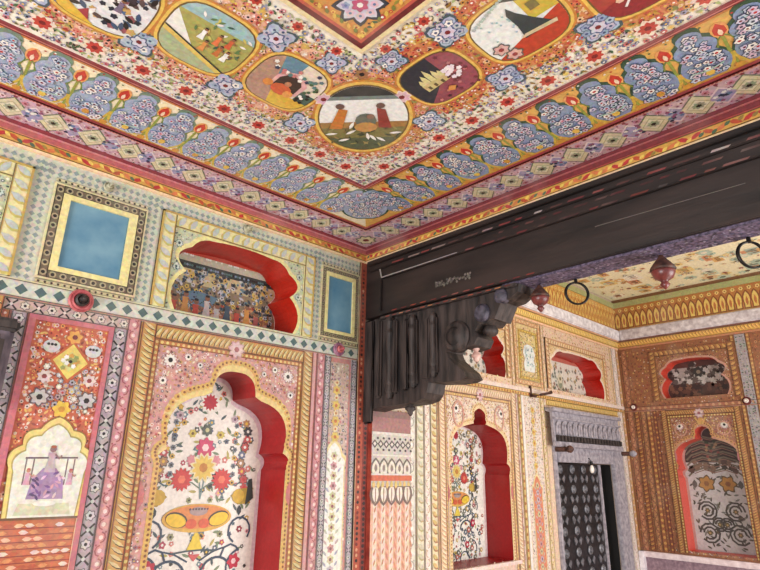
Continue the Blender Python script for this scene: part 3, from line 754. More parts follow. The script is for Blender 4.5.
# --- lower register
LOW = -.499
cv = Cv('lower_ground', OL, wl); cv.tri(rect_pts(-.42,LOW,.886,.2445), [rect_pts(.40,LOW+.002,.70,.21), rect_pts(-.18,LOW+.002,.11,.21)], (206,132,124), 0); cv.done()
def side_panel(c, mirror=1):
    e = lambda x: c+(x-.25)
    cv = Cv('floral_panel', OL, wl)
    A = lambda a,b: (e(a)+e(b))/2
    strip(cv, (e(.128),.234), (e(.336),.234), .019, p_chain, .003, bg=(196,166,156), dark=(52,40,44), light=(220,204,190))
    strip(cv, (e(.151),LOW), (e(.151),.224), .012, p_scroll, .003, bg=(206,110,70))
    for a, b in ((.160,.181),(.312,.334)):
        strip(cv, (A(a,b),LOW), (A(a,b),.224), b-a, p_chain, .003, bg=(176,160,170))
    for a, b in ((.182,.195),(.303,.313)):
        strip(cv, (A(a,b),LOW), (A(a,b),.224), (b-a)*.75, p_plain, .010, bg=(206,104,116))
    cv.box(e(.184),.216,e(.312),.224,.010,(206,104,116))
    cv.rect(e(.193),-.075,e(.305),.216,(206,92,58),1)
    # arch with figure
    ar = [(e(.254)+(x), z) for x, z in ((.0445,-.075),(.047,-.03),(.048,-.012))]
    ar += bulge(ar[-1], (e(.254)+.037,.018), .25) + bulge(ar[-1] if 0 else (e(.254)+.037,.018), (e(.254)+.020,.040), .3) + bulge((e(.254)+.020,.040), (e(.254),.058), .1)
    cc = e(.254); full = ar+[(2*cc-x, z) for x, z in ar[:-1]][::-1]
    big = grow(full, cc, 1.17, 1.10); ins = inside(big)
    scatter(cv, e(.196), -.072, e(.303), .214, .0066, [(220,104,70),(236,170,150),(232,150,80),(196,66,50),(226,200,190)], .0036, 2, ok=lambda u,v: not ins(u,v), leafs=((236,180,90),(160,60,46),(232,206,190)))
    mid = lambda u, v: not ins(u,v) and abs(u-cc) < .036 and .08 < v < .15
    scatter(cv, e(.21), .075, e(.295), .15, .0085, [(206,190,196),(170,160,170),(226,216,196),(190,150,150)], .0042, 5, ok=mid, leafs=((120,110,100),(190,170,150)), dark=(120,96,96))
    dia = lambda r, z: [(cc-r,z),(cc,z-r*1.1),(cc+r,z),(cc,z+r*1.1)]
    cv.poly(dia(.031,.157), (206,96,46), 9); cv.poly(dia(.026,.157), (232,206,90), 10); cv.poly(dia(.015,.157), (206,214,120), 11); [cv.flower(cc+U(-.012,.012),.157+U(-.013,.013),.004,5,random.choice((WHT,(150,160,80),(214,150,60))),None,13) for q in range(14)]; cv.flower(cc,.157,.008,6,(150,160,90),DRK,12)
    cv.flower(cc,.197,.012,6,(232,160,60),MAR,9,dark=(206,90,50)); cv.flower(cc,.082,.014,6,(236,190,50),(214,140,40),9)
    for sg in (-1,1):
        cv.disc(cc+sg*.031,.178,.0125,(206,206,206),9,12,ry=.0105)
        for q in (-1,0,1): cv.disc(cc+sg*.031+q*.005,.181,.0024,DRK,11,6)
        cv.flower(cc+sg*.034,.098,.013,7,(196,190,190),DRK,9,dark=(110,90,90)); cv.flower(cc+sg*.033,.130,.011,7,(226,200,196),(150,60,60),9)
    cv.poly([(x,z+.0) for x,z in big], (150,120,50), 12)
    cv.poly(grow(full,cc,1.15,1.085), (236,208,110), 13); cv.poly(grow(full,cc,1.04,1.02), (180,160,80), 14); cv.poly(full, (226,226,210), 15)
    # canopy posts and seated figures
    cv.stroke([(cc-.036,.008),(cc+.036,.010)],.0025,(110,84,96),16)
    for x in (-.034,-.024,.022,.032): cv.stroke([(cc+x,.008),(cc+x,-.03)],.0018,(130,104,110),16)
    cv.poly([(cc-.026,-.05),(cc+.024,-.05),(cc+.020,-.022),(cc+.008,-.006),(cc-.010,-.006),(cc-.022,-.022)], (166,130,176), 17)
    for i in range(26): cv.leaf(cc+U(-.022,.02), U(-.048,-.012), .010,.004,U(0,3),random.choice(((120,80,150),(206,150,170),(96,70,120),(226,190,210))),18)
    person(cv, cc-.001, -.012, .040, (190,166,176), (150,110,110), 20, (190,90,60))
    for sg in (-1,1): person(cv, cc+sg*.029, -.030, .024, (214,160,180), (196,130,110), 18, (200,80,90))
    cv.disc(cc,-.056,.016,(240,238,226),19,10,ry=.004); cv.poly([(cc-.038,-.072),(cc+.038,-.072),(cc+.034,-.056),(cc-.034,-.056)], (206,206,170), 16)
    # orange brick courses
    cv.rect(e(.193),LOW,e(.305),-.077,(206,100,56),1); cv.box(e(.193),-.0785,e(.305),-.0755,.006,(120,80,50)); cv.box(e(.3035),LOW,e(.3065),-.078,.008,(236,196,160))
    z = -.083; k = 0
    while z > LOW+.01:
        x = e(.194)+(.007 if k%2 else 0)
        while x < e(.294):
            cv.leaf(x+.007, z-.003, .0135, .0068, U(-.15,.15), random.choice(((226,140,80),(214,104,60),(236,180,140),(196,84,50),(230,200,190))), 2); x += .0135
        cv.rect(e(.193), z-.0075, e(.303), z-.0062, (150,50,46), 3); z -= .0092; k += 1
    cv.done('orange red floral panel over a cusped cream arch with a seated figure')
side_panel(.25)
cv = Cv('scroll_band', OL, wl)
for x in (.3445, .7585): strip(cv, (x,LOW), (x,.2445), .021, p_scroll, .004, bg=(214,140,144))
strip(cv, (.7385,LOW), (.7385,.2445), .010, p_plain, .006, bg=(226,160,160))
cv.done()

# --- big niche panel
GL = dict(bg=(206,150,70), leaf=(222,196,130), dark=(78,52,38), edge=(196,96,60))
def tall_panel(c, w, out, z0, z1, parent, fn, kw, spand, cols, border, depth, jamb, inner=(206,120,60), lab='', ros=((-.110,.0,.011),), bead=(222,170,80), fr=.026):
    cv = Cv('niche_frame', fn, parent)
    rim = grow(out, c, 1.085, 1.035)
    a, b = c-w+fr, c+w-fr
    cv.tri([(a,z0),(b,z0),(b,z1-fr),(a,z1-fr)], [[(x,max(z,z0+.0005)) for x,z in rim]], spand, 1)
    ins = inside(grow(out, c, 1.12, 1.05))
    scatter(cv, a+.008, z0, b-.008, z1-fr-.008, .0072, cols, .0032, 3, ok=lambda u,v: not ins(u,v), leafs=(border[0],border[1],(236,220,190)))
    n = len(out)
    for i in range(n-1):
        cv.poly([out[i], out[i+1], rim[i+1], rim[i]], border[2], 2)
        (x0,y0),(x1,y1) = rim[i], rim[i+1]
        L = math.hypot(x1-x0,y1-y0); m = max(1,int(L/.008))
        for j in range(m):
            t = (j+.5)/m; X, Y = x0+(x1-x0)*t, y0+(y1-y0)*t
            q = ((X-c)*.965+c, Y-.002)
            cv.disc(q[0], q[1], .0062, bead, 4, 7); cv.disc(q[0]+.0012, q[1]+.0006, .0026, border[3], 5, 5)
    frame(cv, a, z0, b, z1-fr, .009, p_dots, .006, 'lrt', bg=inner, dot=(236,200,110), gap=1.1)
    frame(cv, c-w, z0, c+w, z1, fr, p_leaf, .014, 'lrt', step=.5, **kw)
    for sg in (-1,1):
        for dx, dz, r in ros:
            cv.flower(c+sg*dx, z1-fr-.03+dz, r*1.5, 12, (226,196,190), None, 6); cv.flower(c+sg*dx, z1-fr-.03+dz, r*1.2, 10, (236,226,216), DRK, 7, dark=(176,110,110))
            cv.disc(c+sg*dx, z1-fr-.03+dz, r*.42, (24,20,20), 10, 8)
        cv.leaf(c+sg*w*.80, (z0+z1)/2+.08, .05,.02,PI/2,(206,110,110),6)
    cv.flower(c, z1-fr+.004, .016, 8, (226,190,190), (176,90,96), 30, dark=(206,150,150))
    return cv
def bouquet(cv, c, k, out, dens=1.0, tone=1.0, off=0.0):
    """white ground with a vase of flowers; k scales the drawing, c is the axis"""
    ok = inside(out)
    def P(x, z): return (c+x*k, off+z*k)
    F2 = lambda x,z,r,n,a,b,lv=3,dark=None: ok(*P(x,z)) and cv.flower(*P(x,z), r*k, n, a, b, lv, dark)
    nav = (46,66,92)
    # scattered small flowers in rows following the arch
    pal = [(176,70,90),(84,96,120),(206,120,110),(70,74,70),(206,170,70),(226,160,170),(110,140,150)]
    for i in range(int(330*dens)):
        x, z = U(-.125,.125), U(-.34,.17)
        if not ok(*P(x*1.1, z*1.02)): continue
        if abs(x) < .075 and -.12 < z < -.065: continue
        if R() < .55: F2(x, z, U(.004,.0075), random.choice((5,6)), random.choice(pal), random.choice((YEL,DRK,WHT)))
        else: cv.leaf(*P(x,z), .017*k, .006*k, U(0,PI), random.choice(((96,120,90),(120,140,110),(70,90,96),(180,170,90))), 2)
    for sg in (-1,1):
        for i in range(9):
            z = .088-i*.016; F2(sg*(.088+.006*math.sin(i)), z, .0095, 7, random.choice(((60,60,66),(190,80,80),(170,130,90),(96,110,140))), random.choice((WHT,RED,YEL)), 6, (50,50,56) if i%2 else None)
            F2(sg*(.066), z+.01, .006, 6, random.choice(((206,170,80),(110,120,130))), DRK, 5)
        # side pods
        cv.poly([P(sg*.083,-.072),P(sg*.112,-.070),P(sg*.104,-.040),P(sg*.083,-.042),P(sg*.066,-.055)], (170,140,40), 7)
        cv.disc(*P(sg*.083,-.056), .014*k, (206,170,50), 8, 10); cv.poly([P(sg*.100,-.074),P(sg*.118,-.060),P(sg*.112,-.022),P(sg*.104,-.024)], (44,54,50), 8)
        cv.leaf(*P(sg*.088,-.083), .02*k, .012*k, -PI/2, (44,56,60), 7)
        # big blue-black scrolls
        sp = [P(sg*(.055+.0), -.168), P(sg*.062,-.150), P(sg*.076,-.145), P(sg*.088,-.15), P(sg*.095,-.158)]
        cv.stroke(sp, .006*k*.62, nav, 6)
        cr = lambda cx, cz, r, a0, a1, w: cv.stroke([P(sg*(cx+r*math.cos(a0+(a1-a0)*t/10)), cz+r*math.sin(a0+(a1-a0)*t/10)) for t in range(11)], w*k*.62, nav, 6)
        cr(.092,-.120,.024,PI*1.35,-.2*PI,.006); cr(.10,-.185,.03,PI*.55,PI*1.3,.006); cr(.048,-.20,.034,PI*.95,PI*.1,.007); cr(.075,-.26,.03,PI*1.4,-.1*PI,.006)
        cr(.035,-.29,.024,0,PI*1.2,.005)
        F2(sg*.092,-.118,.007,6,(150,40,60),WHT,7); F2(sg*.085,-.176,.015,6,(190,30,60),(236,200,200),7); F2(sg*.05,-.245,.013,6,(190,50,70),WHT,7)
        cv.stroke([P(sg*.004,-.04),P(sg*.02,-.03),P(sg*.04,-.028)], .0025*k, (110,130,110), 4)
        cv.stroke([P(0,-.06),P(sg*.004,-.03),P(sg*.001,.03)], .0028*k, (120,150,150), 4)
        cv.stroke([P(sg*.012,-.17),P(sg*.04,-.155),P(sg*.06,-.15)], .003*k, nav, 4); cv.stroke([P(sg*.10,-.02),P(sg*.075,-.035),P(sg*.06,-.033)], .003*k, (70,100,110), 4)
        F2(sg*.042,-.024,.0225,14,(206,58,54),(236,120,90),8); F2(sg*.026,.012,.011,8,(214,140,150),None,6); F2(sg*.030,.062,.009,6,(206,190,90),(120,90,40),6)
        F2(sg*.06,.095,.009,6,(190,170,180),(110,80,90),6); F2(sg*.022,-.062,.006,6,(150,160,110),DRK,6); F2(sg*.05,-.125,.007,6,(150,150,110),DRK,6)
    F2(0,.125,.0245,9,(240,236,226),None,8); F2(0,.125,.0175,12,(186,32,52),None,9)
    F2(0,.070,.013,7,(90,100,90),(206,206,150),8); F2(0,.036,.021,8,(206,70,110),(244,220,220),8)
    F2(0,-.002,.0245,12,(226,196,90),(232,200,60),8,(236,226,180)); cv.disc(*P(0,-.002),.009*k,(196,130,50),11,8)
    # lotus vase
    cv.disc(*P(0,-.094), .071*k, (222,176,70), 9, 28, ry=.0255*k); cv.disc(*P(0,-.092), .066*k, (226,140,70), 10, 28, ry=.021*k)
    for sg in (-1,1):
        cv.disc(*P(sg*.043,-.096), .0225*k, (60,54,40), 12, 16, ry=.0135*k, rot=sg*.25); cv.disc(*P(sg*.044,-.097), .0205*k, (238,200,40), 13, 16, ry=.0115*k, rot=sg*.25)
        cv.disc(*P(sg*.013,-.104), .0115*k, (222,90,50), 13, 10, ry=.009*k)
    cv.disc(*P(0,-.082), .019*k, (170,150,150), 12, 12, ry=.008*k)
    for i in range(7): cv.disc(*P(-.018+i*.006,-.078), .0022*k, (90,60,70), 14, 5)
    cv.poly([P(-.016,-.150),P(.016,-.150),P(.003,-.120),P(-.003,-.120)], (232,206,60), 8); cv.stroke([P(-.046,-.154),P(-.014,-.151),P(.014,-.151),P(.046,-.154)], .003*k, (60,80,90), 9)
    cv.poly([P(-.012,-.158),P(.012,-.158),P(0,-.170)], (206,90,90), 8)
    for q in range(5): cv.leaf(*P(U(-.02,.02),-.116), .018*k, .006*k, U(0,PI), (96,120,130), 7)
for c0, c1, w0, hb in ((.545,.553,.188,HB),(-.035,-.035,.181,HB2)):
    cv = tall_panel(c0, w0, hb, LOW, .243, wl, OL, GL, (214,150,140), [(226,190,186),(190,110,110),(236,210,200),(206,160,90),(150,120,130)], ((206,140,70),(150,80,60),(232,200,120),(140,80,40)), dN, CRIM,
                    ros=((.128,-.004,.0105),(.095,.006,.006),(.137,-.042,.0065),(.07,-.006,.005)))
    cv.done('gold leaf frame with pink spandrels round a tall cusped niche')
    nz = niche_shell(wl, OL, hb, dN, (156,14,20), 'crimson interior of the tall niche', (232,206,216))
    B = Cv('niche_painting', on_left(dN), nz, FINE); B.gain = 1.0
    bo = [((x-c1)*.99+c1, z+.001) for x,z in hb]
    rimf = [((x-c1)*.93+c1, (z+.40)*.985-.40) for x,z in hb]
    B.poly(bo, (226,204,214), 1); B.poly(rimf, (240,238,230), 2); B.base = .0015; B.gain = 1.0; B.fade = .05
    bouquet(B, c1-.004, 1.0, rimf, 1.5); B.done('white painting of a lotus vase with red and yellow flowers')

# --- slender panel by the corner
def slender(c, w, z1, cols, ground=(206,176,160), arch=(238,236,226), apex=.055, fn=OL, par=wl, lab='', aw=.028, foot=LOW):
    cv = Cv('slender_panel', fn, par)
    cv.rect(c-w, foot, c+w, z1, ground, 1)
    f = [(c+x, z) for x, z in ((aw,foot),(aw,apex-.05))]+bulge((c+aw,apex-.05),(c+aw*.75,apex-.03),.3,4)+bulge((c+aw*.75,apex-.03),(c,apex),.12,6)
    f += [(2*c-x, z) for x, z in f[:-1]][::-1]
    ins = inside(f)
    scatter(cv, c-w, foot, c+w, z1, .0085, cols, .0034, 2, ok=lambda u,v: not ins(u,v), leafs=((200,170,110),(150,140,120)))
    cv.poly(grow(f,c,1.12,1.015), (236,214,150), 5); cv.poly(f, arch, 6)
    z = apex-.028; k = 0
    while z > foot+.02:
        cv.flower(c, z, .010, 6, random.choice(((196,180,190),(206,150,150),(206,196,150))), (150,90,96), 7)
        for sg in (-1,1): cv.leaf(c+sg*aw*.55, z-.008, .014, .006, .8*sg, random.choice(((190,190,160),(206,170,170),(170,170,190))), 7)
        z -= .0205; k += 1
    z = apex+.012
    while z < z1-.03:
        cv.flower(c, z, .012 if k%2 else .008, 6, (226,190,90) if k%2 else (232,206,160), (206,120,60), 6); z += .017; k += 1
    return cv
cv = slender(.807, .035, .232, [(190,170,180),(150,140,150),(226,206,190),(206,150,150),(110,100,110)])
for x in (.7810,.8555): strip(cv, (x if x>.8 else .778,LOW), (x if x>.8 else .778,.243), .0155, p_chain, .004, bg=(184,172,178), dark=(84,76,84))
cv.done('pale pink floral panel with a slender white arch')
cv = Cv('corner_strip', OL, wl)
cv.box(.8655,LOW,.8860,.4925,.012,(186,72,44))
for i in range(92): cv.base=.0125; cv.disc(.8760, LOW+.006+i*.0106, .0036, random.choice((DRK,(120,40,30),(226,150,110))), 1, 6)
cv.base = 0; cv.box(.8655,LOW,.8672,.4925,.016,(206,150,110)); cv.done('red corner strip dotted with black')

# --- pilaster under the bracket
pil = empty('wall_pilaster', uw(.951,.98,-.5), label='painted pilaster with petal capital under the dark wooden bracket', cat='pilaster')
bm = bmesh.new(); ubox(bm, (.904,.985,-.499),(1.034,.9995,.135)); mesh_obj('shaft', bm, noise_material('red_brown_plaster',(120,34,26),(170,70,50),14,.6), pil)
OP = lambda u, v, o: (S*(.905+(u-.9185)*(1.033-.905)/(1.016-.9185)), S*.985-o, S*v+CZ)
cv = Cv('reveal', OL, pil); cv.box(.8862,LOW,.904,.112,.008,(150,44,32))
for i in range(56): cv.base=.0085; cv.disc(.8952, LOW+.006+i*.0108, .0042, (60,26,24), 1, 6)
cv.done('red plaster strip beside the shaft')
cv = Cv('capital', OP, pil)
cv.rect(.9185,-.045,1.016,.135,(206,196,186),1)
cv.rect(.9185,.084,1.016,.118,(176,120,116),2)
for z0,z1 in ((.078,.084),(.030,.034),(-.012,-.008)): cv.box(.9185,z0,1.016,z1,.010,(226,216,206))
cv.rect(.9185,.118,1.016,.135,(150,110,104),2)
for i in range(7):
    x = .9255+i*.014
    cv.poly([(x-.0075,.057),(x,.047),(x+.0075,.057),(x,.067)], (96,84,86), 2); cv.poly([(x-.004,.057),(x,.052),(x+.004,.057),(x,.062)], (226,216,206), 3)
    cv.disc(x+.007,.070,.003,(80,70,76),3,6); cv.disc(x+.007,.044,.003,(80,70,76),3,6)
for i in range(5):
    x = .9285+i*.0195; P = [(x+.009,-.010)]+bulge((x+.009,-.010),(x,.027),.18,5); P += [(2*x-a,b) for a,b in P[:-1]][::-1]
    cv.poly(P,(120,106,100),2); cv.poly(grow(P,x,.75,.85),(232,222,206),3); cv.leaf(x,.004,.018,.008,PI/2,(150,130,120),4)
cv.box(.9185,-.024,1.016,-.012,.014,(222,104,70))
for i in range(9):
    x = .924+i*.0108; cv.leaf(x,-.032,.018,.0085,PI/2,(226,190,110),5)
for i in range(5):
    x = .9285+i*.0195; P = [(x+.009,-.036)]+bulge((x+.009,-.036),(x,-.078),-.2,5); P += [(2*x-a,b) for a,b in P[:-1]][::-1]
    cv.poly(P,(130,104,96),5); cv.poly([(x+(a-x)*.55, -.038+(b+.036)*.8) for a,b in P],(236,222,206),6); cv.stroke([(x,-.04),(x,-.07)],.002,(150,110,90),7)
cv.done('pale capital with rows of petals')
cv = Cv('shaft_painting', OP, pil)
cv.rect(.9185,LOW,1.016,-.045,(232,176,146),1)
for i in range(5):
    x = .9285+i*.0195; cv.rect(x-.0045,LOW,x+.0045,-.060,(236,214,196),2)
    z = -.075
    while z > LOW+.02: cv.leaf(x+.0095,z,.020,.005,PI/2+.25,(222,140,110),3); cv.leaf(x,z-.01,.016,.004,PI/2-.3,(206,130,96),3); z -= .0215
cv.done('orange and white leaf stripes')

# ================================================================== LEFT WALL, far bay
Cv.FADE = .18; Cv.GAIN = .95
cv = Cv('far_ground', OL, wl)
cv.tri(rect_pts(1.034,LOW,2.29,.492), [FB,FS,FD,[(1.72,-.498),(2.13,-.498),(2.13,.04),(1.72,.04)]], (232,196,164), 0)
gold = [(226,190,110),(206,140,90),(240,222,190),(214,160,120),(190,130,90)]
cv.tri(rect_pts(.952,.112,1.034,.492), [], (226,200,170), 0)
scatter(cv, .96,.12,2.285,.488,.0125,gold,.0042,1,ok=lambda u,v:not(inside(FB)(u,v) or inside(FS)(u,v) or inside(FD)(u,v)),leafs=((206,160,80),(196,120,80)),dens=.9)
cv.done()
cv = Cv('far_bands', OL, wl)
PK = dict(bg=(232,200,186), fg=(196,130,110), light=(246,232,220))
for x, w, f, kw in ((1.050,.030,p_scroll,dict(bg=(232,226,212),fg=(176,170,160),light=(246,244,236))),(1.082,.026,p_leaf,dict(bg=(228,220,190),leaf=(206,200,170),dark=(190,170,120))),
                    (1.109,.022,p_scroll,dict(bg=(236,222,206),fg=(196,150,120))),(1.134,.024,p_leaf,dict(bg=(232,214,170),leaf=(214,180,110),dark=(176,120,80))),
                    (1.519,.020,p_scroll,PK),(1.541,.014,p_dots,dict(bg=(226,190,110),dot=(190,110,60))),(1.557,.012,p_plain,dict(bg=(240,232,224))),
                    (1.672,.022,p_scroll,dict(bg=(232,206,150),fg=(190,130,80)))):
    strip(cv, (x,LOW), (x,.238), w, f, .004, **kw)
strip(cv, (1.034,.2500), (2.285,.2500), .012, p_plain, .012, bg=(238,214,200))
strip(cv, (1.034,.2375), (2.285,.2375), .012, p_dots, .006, bg=(226,180,90), dot=(196,110,50), gap=1.2)
strip(cv, (1.70,.222), (2.22,.222), .019, p_leaf, .006, bg=(226,180,84), leaf=(240,206,120), dark=(190,120,50), step=.7)
for x in (1.515,1.700,2.215): strip(cv, (x,.258), (x,.486), .016, p_scroll, .006, bg=(236,200,150), fg=(206,140,80))
strip(cv, (1.155,.258), (1.155,.486), .016, p_scroll, .006, bg=(236,200,150), fg=(206,140,80))
# corner band beside the right wall
for x, w, col in ((2.246,.036,(240,226,216)),(2.275,.026,(222,160,90))): strip(cv, (x,LOW), (x,.486), w, p_scroll, .005, bg=col, fg=(206,170,150))
cv.done()
FG = dict(bg=(226,176,116), leaf=(240,210,160), dark=(180,112,70), edge=(210,150,110))
fe = (5,(240,214,170),(190,110,60),(214,160,90),(240,226,200))
for c, w, out, z0, z1, nm in ((1.333,.165,FS,.277,.446,'low niche'),(1.938,.222,FD,.270,.446,'low niche over the door')):
    cv = low_panel(c, w, out, z0, z1, wl, OL, FG, (236,200,140), fe, fr=.020, rim=(240,214,190)); cv.done('gold leaf frame round a '+nm)
    nz = niche_shell(wl, OL, out, .075, (180,28,16), 'scarlet interior of a '+nm)
    B = Cv('niche_painting', on_left(.075), nz, FINE)
    bo = [(c+(x-c)*.985, z+.001) for x,z in out]; B.poly(bo, (236,232,216), 1); ok = inside(bo)
    B.poly(clip(bo,0,-1,-.398), (214,110,90), 2)
    for i in range(150):
        x, z = c+U(-.19,.19), U(.28,.39)
        if ok(x, z): B.flower(x,z,U(.004,.009),6,random.choice(((196,200,180),(150,160,150),(206,180,120),(120,130,120),(206,150,130))),(96,96,80),4)
    B.leaf(c,.322,.075,.045,PI/2,(206,200,170),6); B.leaf(c,.322,.055,.03,PI/2,(150,160,130),7); B.flower(c,.335,.02,7,(230,222,190),(120,110,70),8)
    B.done('white floral back of a '+nm)
# small white and blue panel
cv = Cv('oval_panel', OL, wl)
cv.rect(1.524,.262,1.690,.486,(226,196,130),1)
frame(cv, 1.528,.266,1.688,.482,.016,p_scroll,.006,bg=(232,176,120),fg=(206,120,70),light=(240,220,170))
frame(cv, 1.556,.285,1.668,.448,.009,p_dots,.006,bg=(226,190,80),dot=(190,120,50))
scatter(cv,1.566,.292,1.66,.44,.009,[(226,190,90),(206,150,70),(236,214,150)],.0035,2)
ov = [(1.585,.312),(1.642,.312),(1.648,.335),(1.640,.352),(1.650,.372),(1.640,.395),(1.622,.402),(1.605,.402),(1.588,.395),(1.578,.372),(1.588,.352),(1.580,.335)]
cv.poly(grow(ov,1.614,1.12,1.01),(206,150,90),6); cv.poly(ov,(226,232,230),7)
for i in range(34): cv.leaf(1.614+U(-.026,.026),U(.32,.392),.012,.006,U(0,3),random.choice(((110,150,160),(150,190,190),(206,206,190),(190,200,206))),8)
cv.done('cream panel painted with pale blue leaves')
# big far niche
FK = dict(bg=(228,186,140), leaf=(242,218,180), dark=(186,128,94), edge=(210,146,116))
cv = tall_panel(1.333, .182, FB, LOW, .232, wl, OL, FK, (236,210,186), [(236,206,186),(206,150,120),(240,226,206),(220,180,120),(206,170,160)], ((206,160,100),(190,120,100),(236,200,150),(190,120,70)), .075, CRIM,
                inner=(220,160,110), ros=((.105,-.012,.012),), bead=(230,196,140))
for sg in (-1,1): cv.closed([(1.333+sg*.095+.022*math.cos(t),.150+.034*math.sin(t)) for t in (i*PI/8 for i in range(16))],.006,(214,150,130),9)
cv.done('pale gold frame round the far tall niche')
cv = Cv('niche_apron', OL, wl); cv.box(1.176,LOW,1.490,-.2365,.006,(226,190,170)); cv.box(1.17,-.244,1.495,-.2345,.03,(236,206,196)); cv.done()
nz = niche_shell(wl, OL, FB, .088, (150,10,14), 'crimson interior of the far tall niche', (236,214,214))
B = Cv('niche_painting', on_left(.088), nz, FINE)
bo = [((x-1.335)*.985+1.335, z+.001) for x,z in FB]; rim2 = grow(bo, 1.335, .93, .985); B.poly(bo,(232,206,206),1); B.poly(rim2,(240,238,228),2); B.base=.0015
random.seed(11); bouquet(B, 1.331, .80, rim2, 1.5, off=.0); 
for i in range(170):
    x, z = 1.335+U(-.115,.115), U(-.23,.15)
    if inside(rim2)(x,z): B.flower(x,z,U(.005,.009),6,random.choice(((96,104,90),(190,90,70),(150,140,110),(206,170,90),(90,110,130))),WHT,6,dark=(120,120,110) if R()<.4 else None)
B.done('white floral painting at the back of the far tall niche')
# slender column panel right of the far niche
cv = slender(1.612, .044, .231, [(226,206,196),(206,180,170),(236,222,206),(214,170,150),(170,160,160)], (232,214,200), (226,128,92), -.010, aw=.024); cv.done('pale panel with a narrow orange arch')

# --- far cornice and frieze
FCB = [(.486,.492,.015,p_plain,dict(bg=(236,190,150))),(.492,.516,.03,p_leaf,dict(bg=(226,180,80),leaf=(240,206,110),dark=(180,110,50),step=.6)),(.516,.521,.05,p_plain,dict(bg=(206,150,110)))]
cornice('trim_3', OL, .952, 2.2895, FCB)
def led(name, a, b, col1, col2):
    bm = bmesh.new(); ubox(bm, a, b, .012); return mesh_obj(name, bm, noise_material(name+'_plaster', col1, col2, 22, .7, bump=.6), kind='structure')
led('trim_4', (.952,.974,.521), (2.2895,.9995,.563), (196,190,196), (240,236,240))
def frieze(name, fn, u0, u1, g, d):
    cv = Cv(name, fn)
    strip(cv, (u0,.6125), (u1,.6125), .099, p_plain, .02, bg=g)
    cv.base = .0205; n = int(abs(u1-u0)/.026)
    for i in range(n):
        x = u0+(i+.5)*(u1-u0)/n; P = [(x+.011,.572),(x+.011,.592)]+bulge((x+.011,.592),(x,.642),.15*(1 if 1 else -1),6); P += [(2*x-a,b) for a,b in P[:-1]][::-1]
        cv.poly(P, d, 2); cv.poly([(x+(a-x)*.7,.575+(b-.572)*.85) for a,b in P], (236,196,90), 3); cv.leaf(x,.600,.036,.010,PI/2,(200,110,50),4)
        cv.flower(x+.013,.648,.008,6,(240,206,110),d,3)
    cv.base = 0; cv.box(min(u0,u1),.662,max(u0,u1),.684,.035,(176,178,110)); cv.box(min(u0,u1),.563,max(u0,u1),.570,.028,(214,160,90))
    o = cv.done(); o['kind'] = 'structure'; return o
frieze('trim_5', OL, .952, 2.283, (226,160,60), (196,110,40))
frieze('trim_6', OR, .993, -.98, (196,120,50), (150,76,36))
RCB = [(.486,.492,.015,p_plain,dict(bg=(186,120,80))),(.492,.516,.03,p_leaf,dict(bg=(206,150,60),leaf=(232,180,80),dark=(140,70,36),step=.6)),(.516,.521,.05,p_plain,dict(bg=(120,70,56)))]
cornice('trim_7', OR, .990, -.98, RCB)
led('trim_8', (2.264,-.98,.521), (2.2895,.974,.563), (170,160,166), (216,210,214))

# --- far ceiling: pale gold painted with buildings and green ovals
def ftop(u, v, o): return (S*u, S*v, S*.70+CZ-o)
cv = Cv('painted_scenery', ftop, cf); cv.gain = 1.03; cv.fade = .1
cv.rect(.952,-.9,2.289,.999,(246,238,200),0)
pal = [(244,232,186),(226,180,110),(206,222,196),(238,212,130),(216,150,110),(246,240,220),(180,206,186),(230,200,150)]
for i in range(520):
    x, y = U(.97,2.27), U(-.3,.98)
    a, b = U(.012,.04), U(.010,.03)
    c0 = random.choice(pal)
    if R() < .4:
        cv.rect(x-a,y-b,x+a,y+b,c0,1+i%7)
        for k in range(3): cv.rect(x-a*.7+k*a*.5,y-b*.5,x-a*.5+k*a*.5,y+b*.3,random.choice(((120,70,50),(96,84,70),(200,120,60))),9)
    else: cv.flower(x,y,a*.8,7,c0,random.choice(((150,90,60),(240,232,206),(110,130,110))),1+i%7)
for i in range(900): cv.flower(U(.96,2.28),U(-.2,.98),U(.004,.010),6,random.choice(pal+[(96,84,70),(120,130,120),(176,70,50)]),random.choice((WHT,BRN)),11)
for x,y,r in ((2.05,.30,.10),(1.55,.62,.085),(1.80,.80,.06),(1.35,.25,.09),(1.75,.0,.1)):
    cv.disc(x,y,r*1.1,(96,130,110),13,28,ry=r*.66); cv.disc(x,y,r,(190,214,190),14,28,ry=r*.58); cv.leaf(x,y,r*1.3,r*.4,.3,(150,190,176),15)
    for i in range(20): cv.leaf(x+U(-.6,.6)*r,y+U(-.35,.35)*r,.02,.008,U(0,3),random.choice(((110,150,130),WHT,(150,130,90))),16)
cv.done('pale gold painting with buildings, blossoms and green ovals')

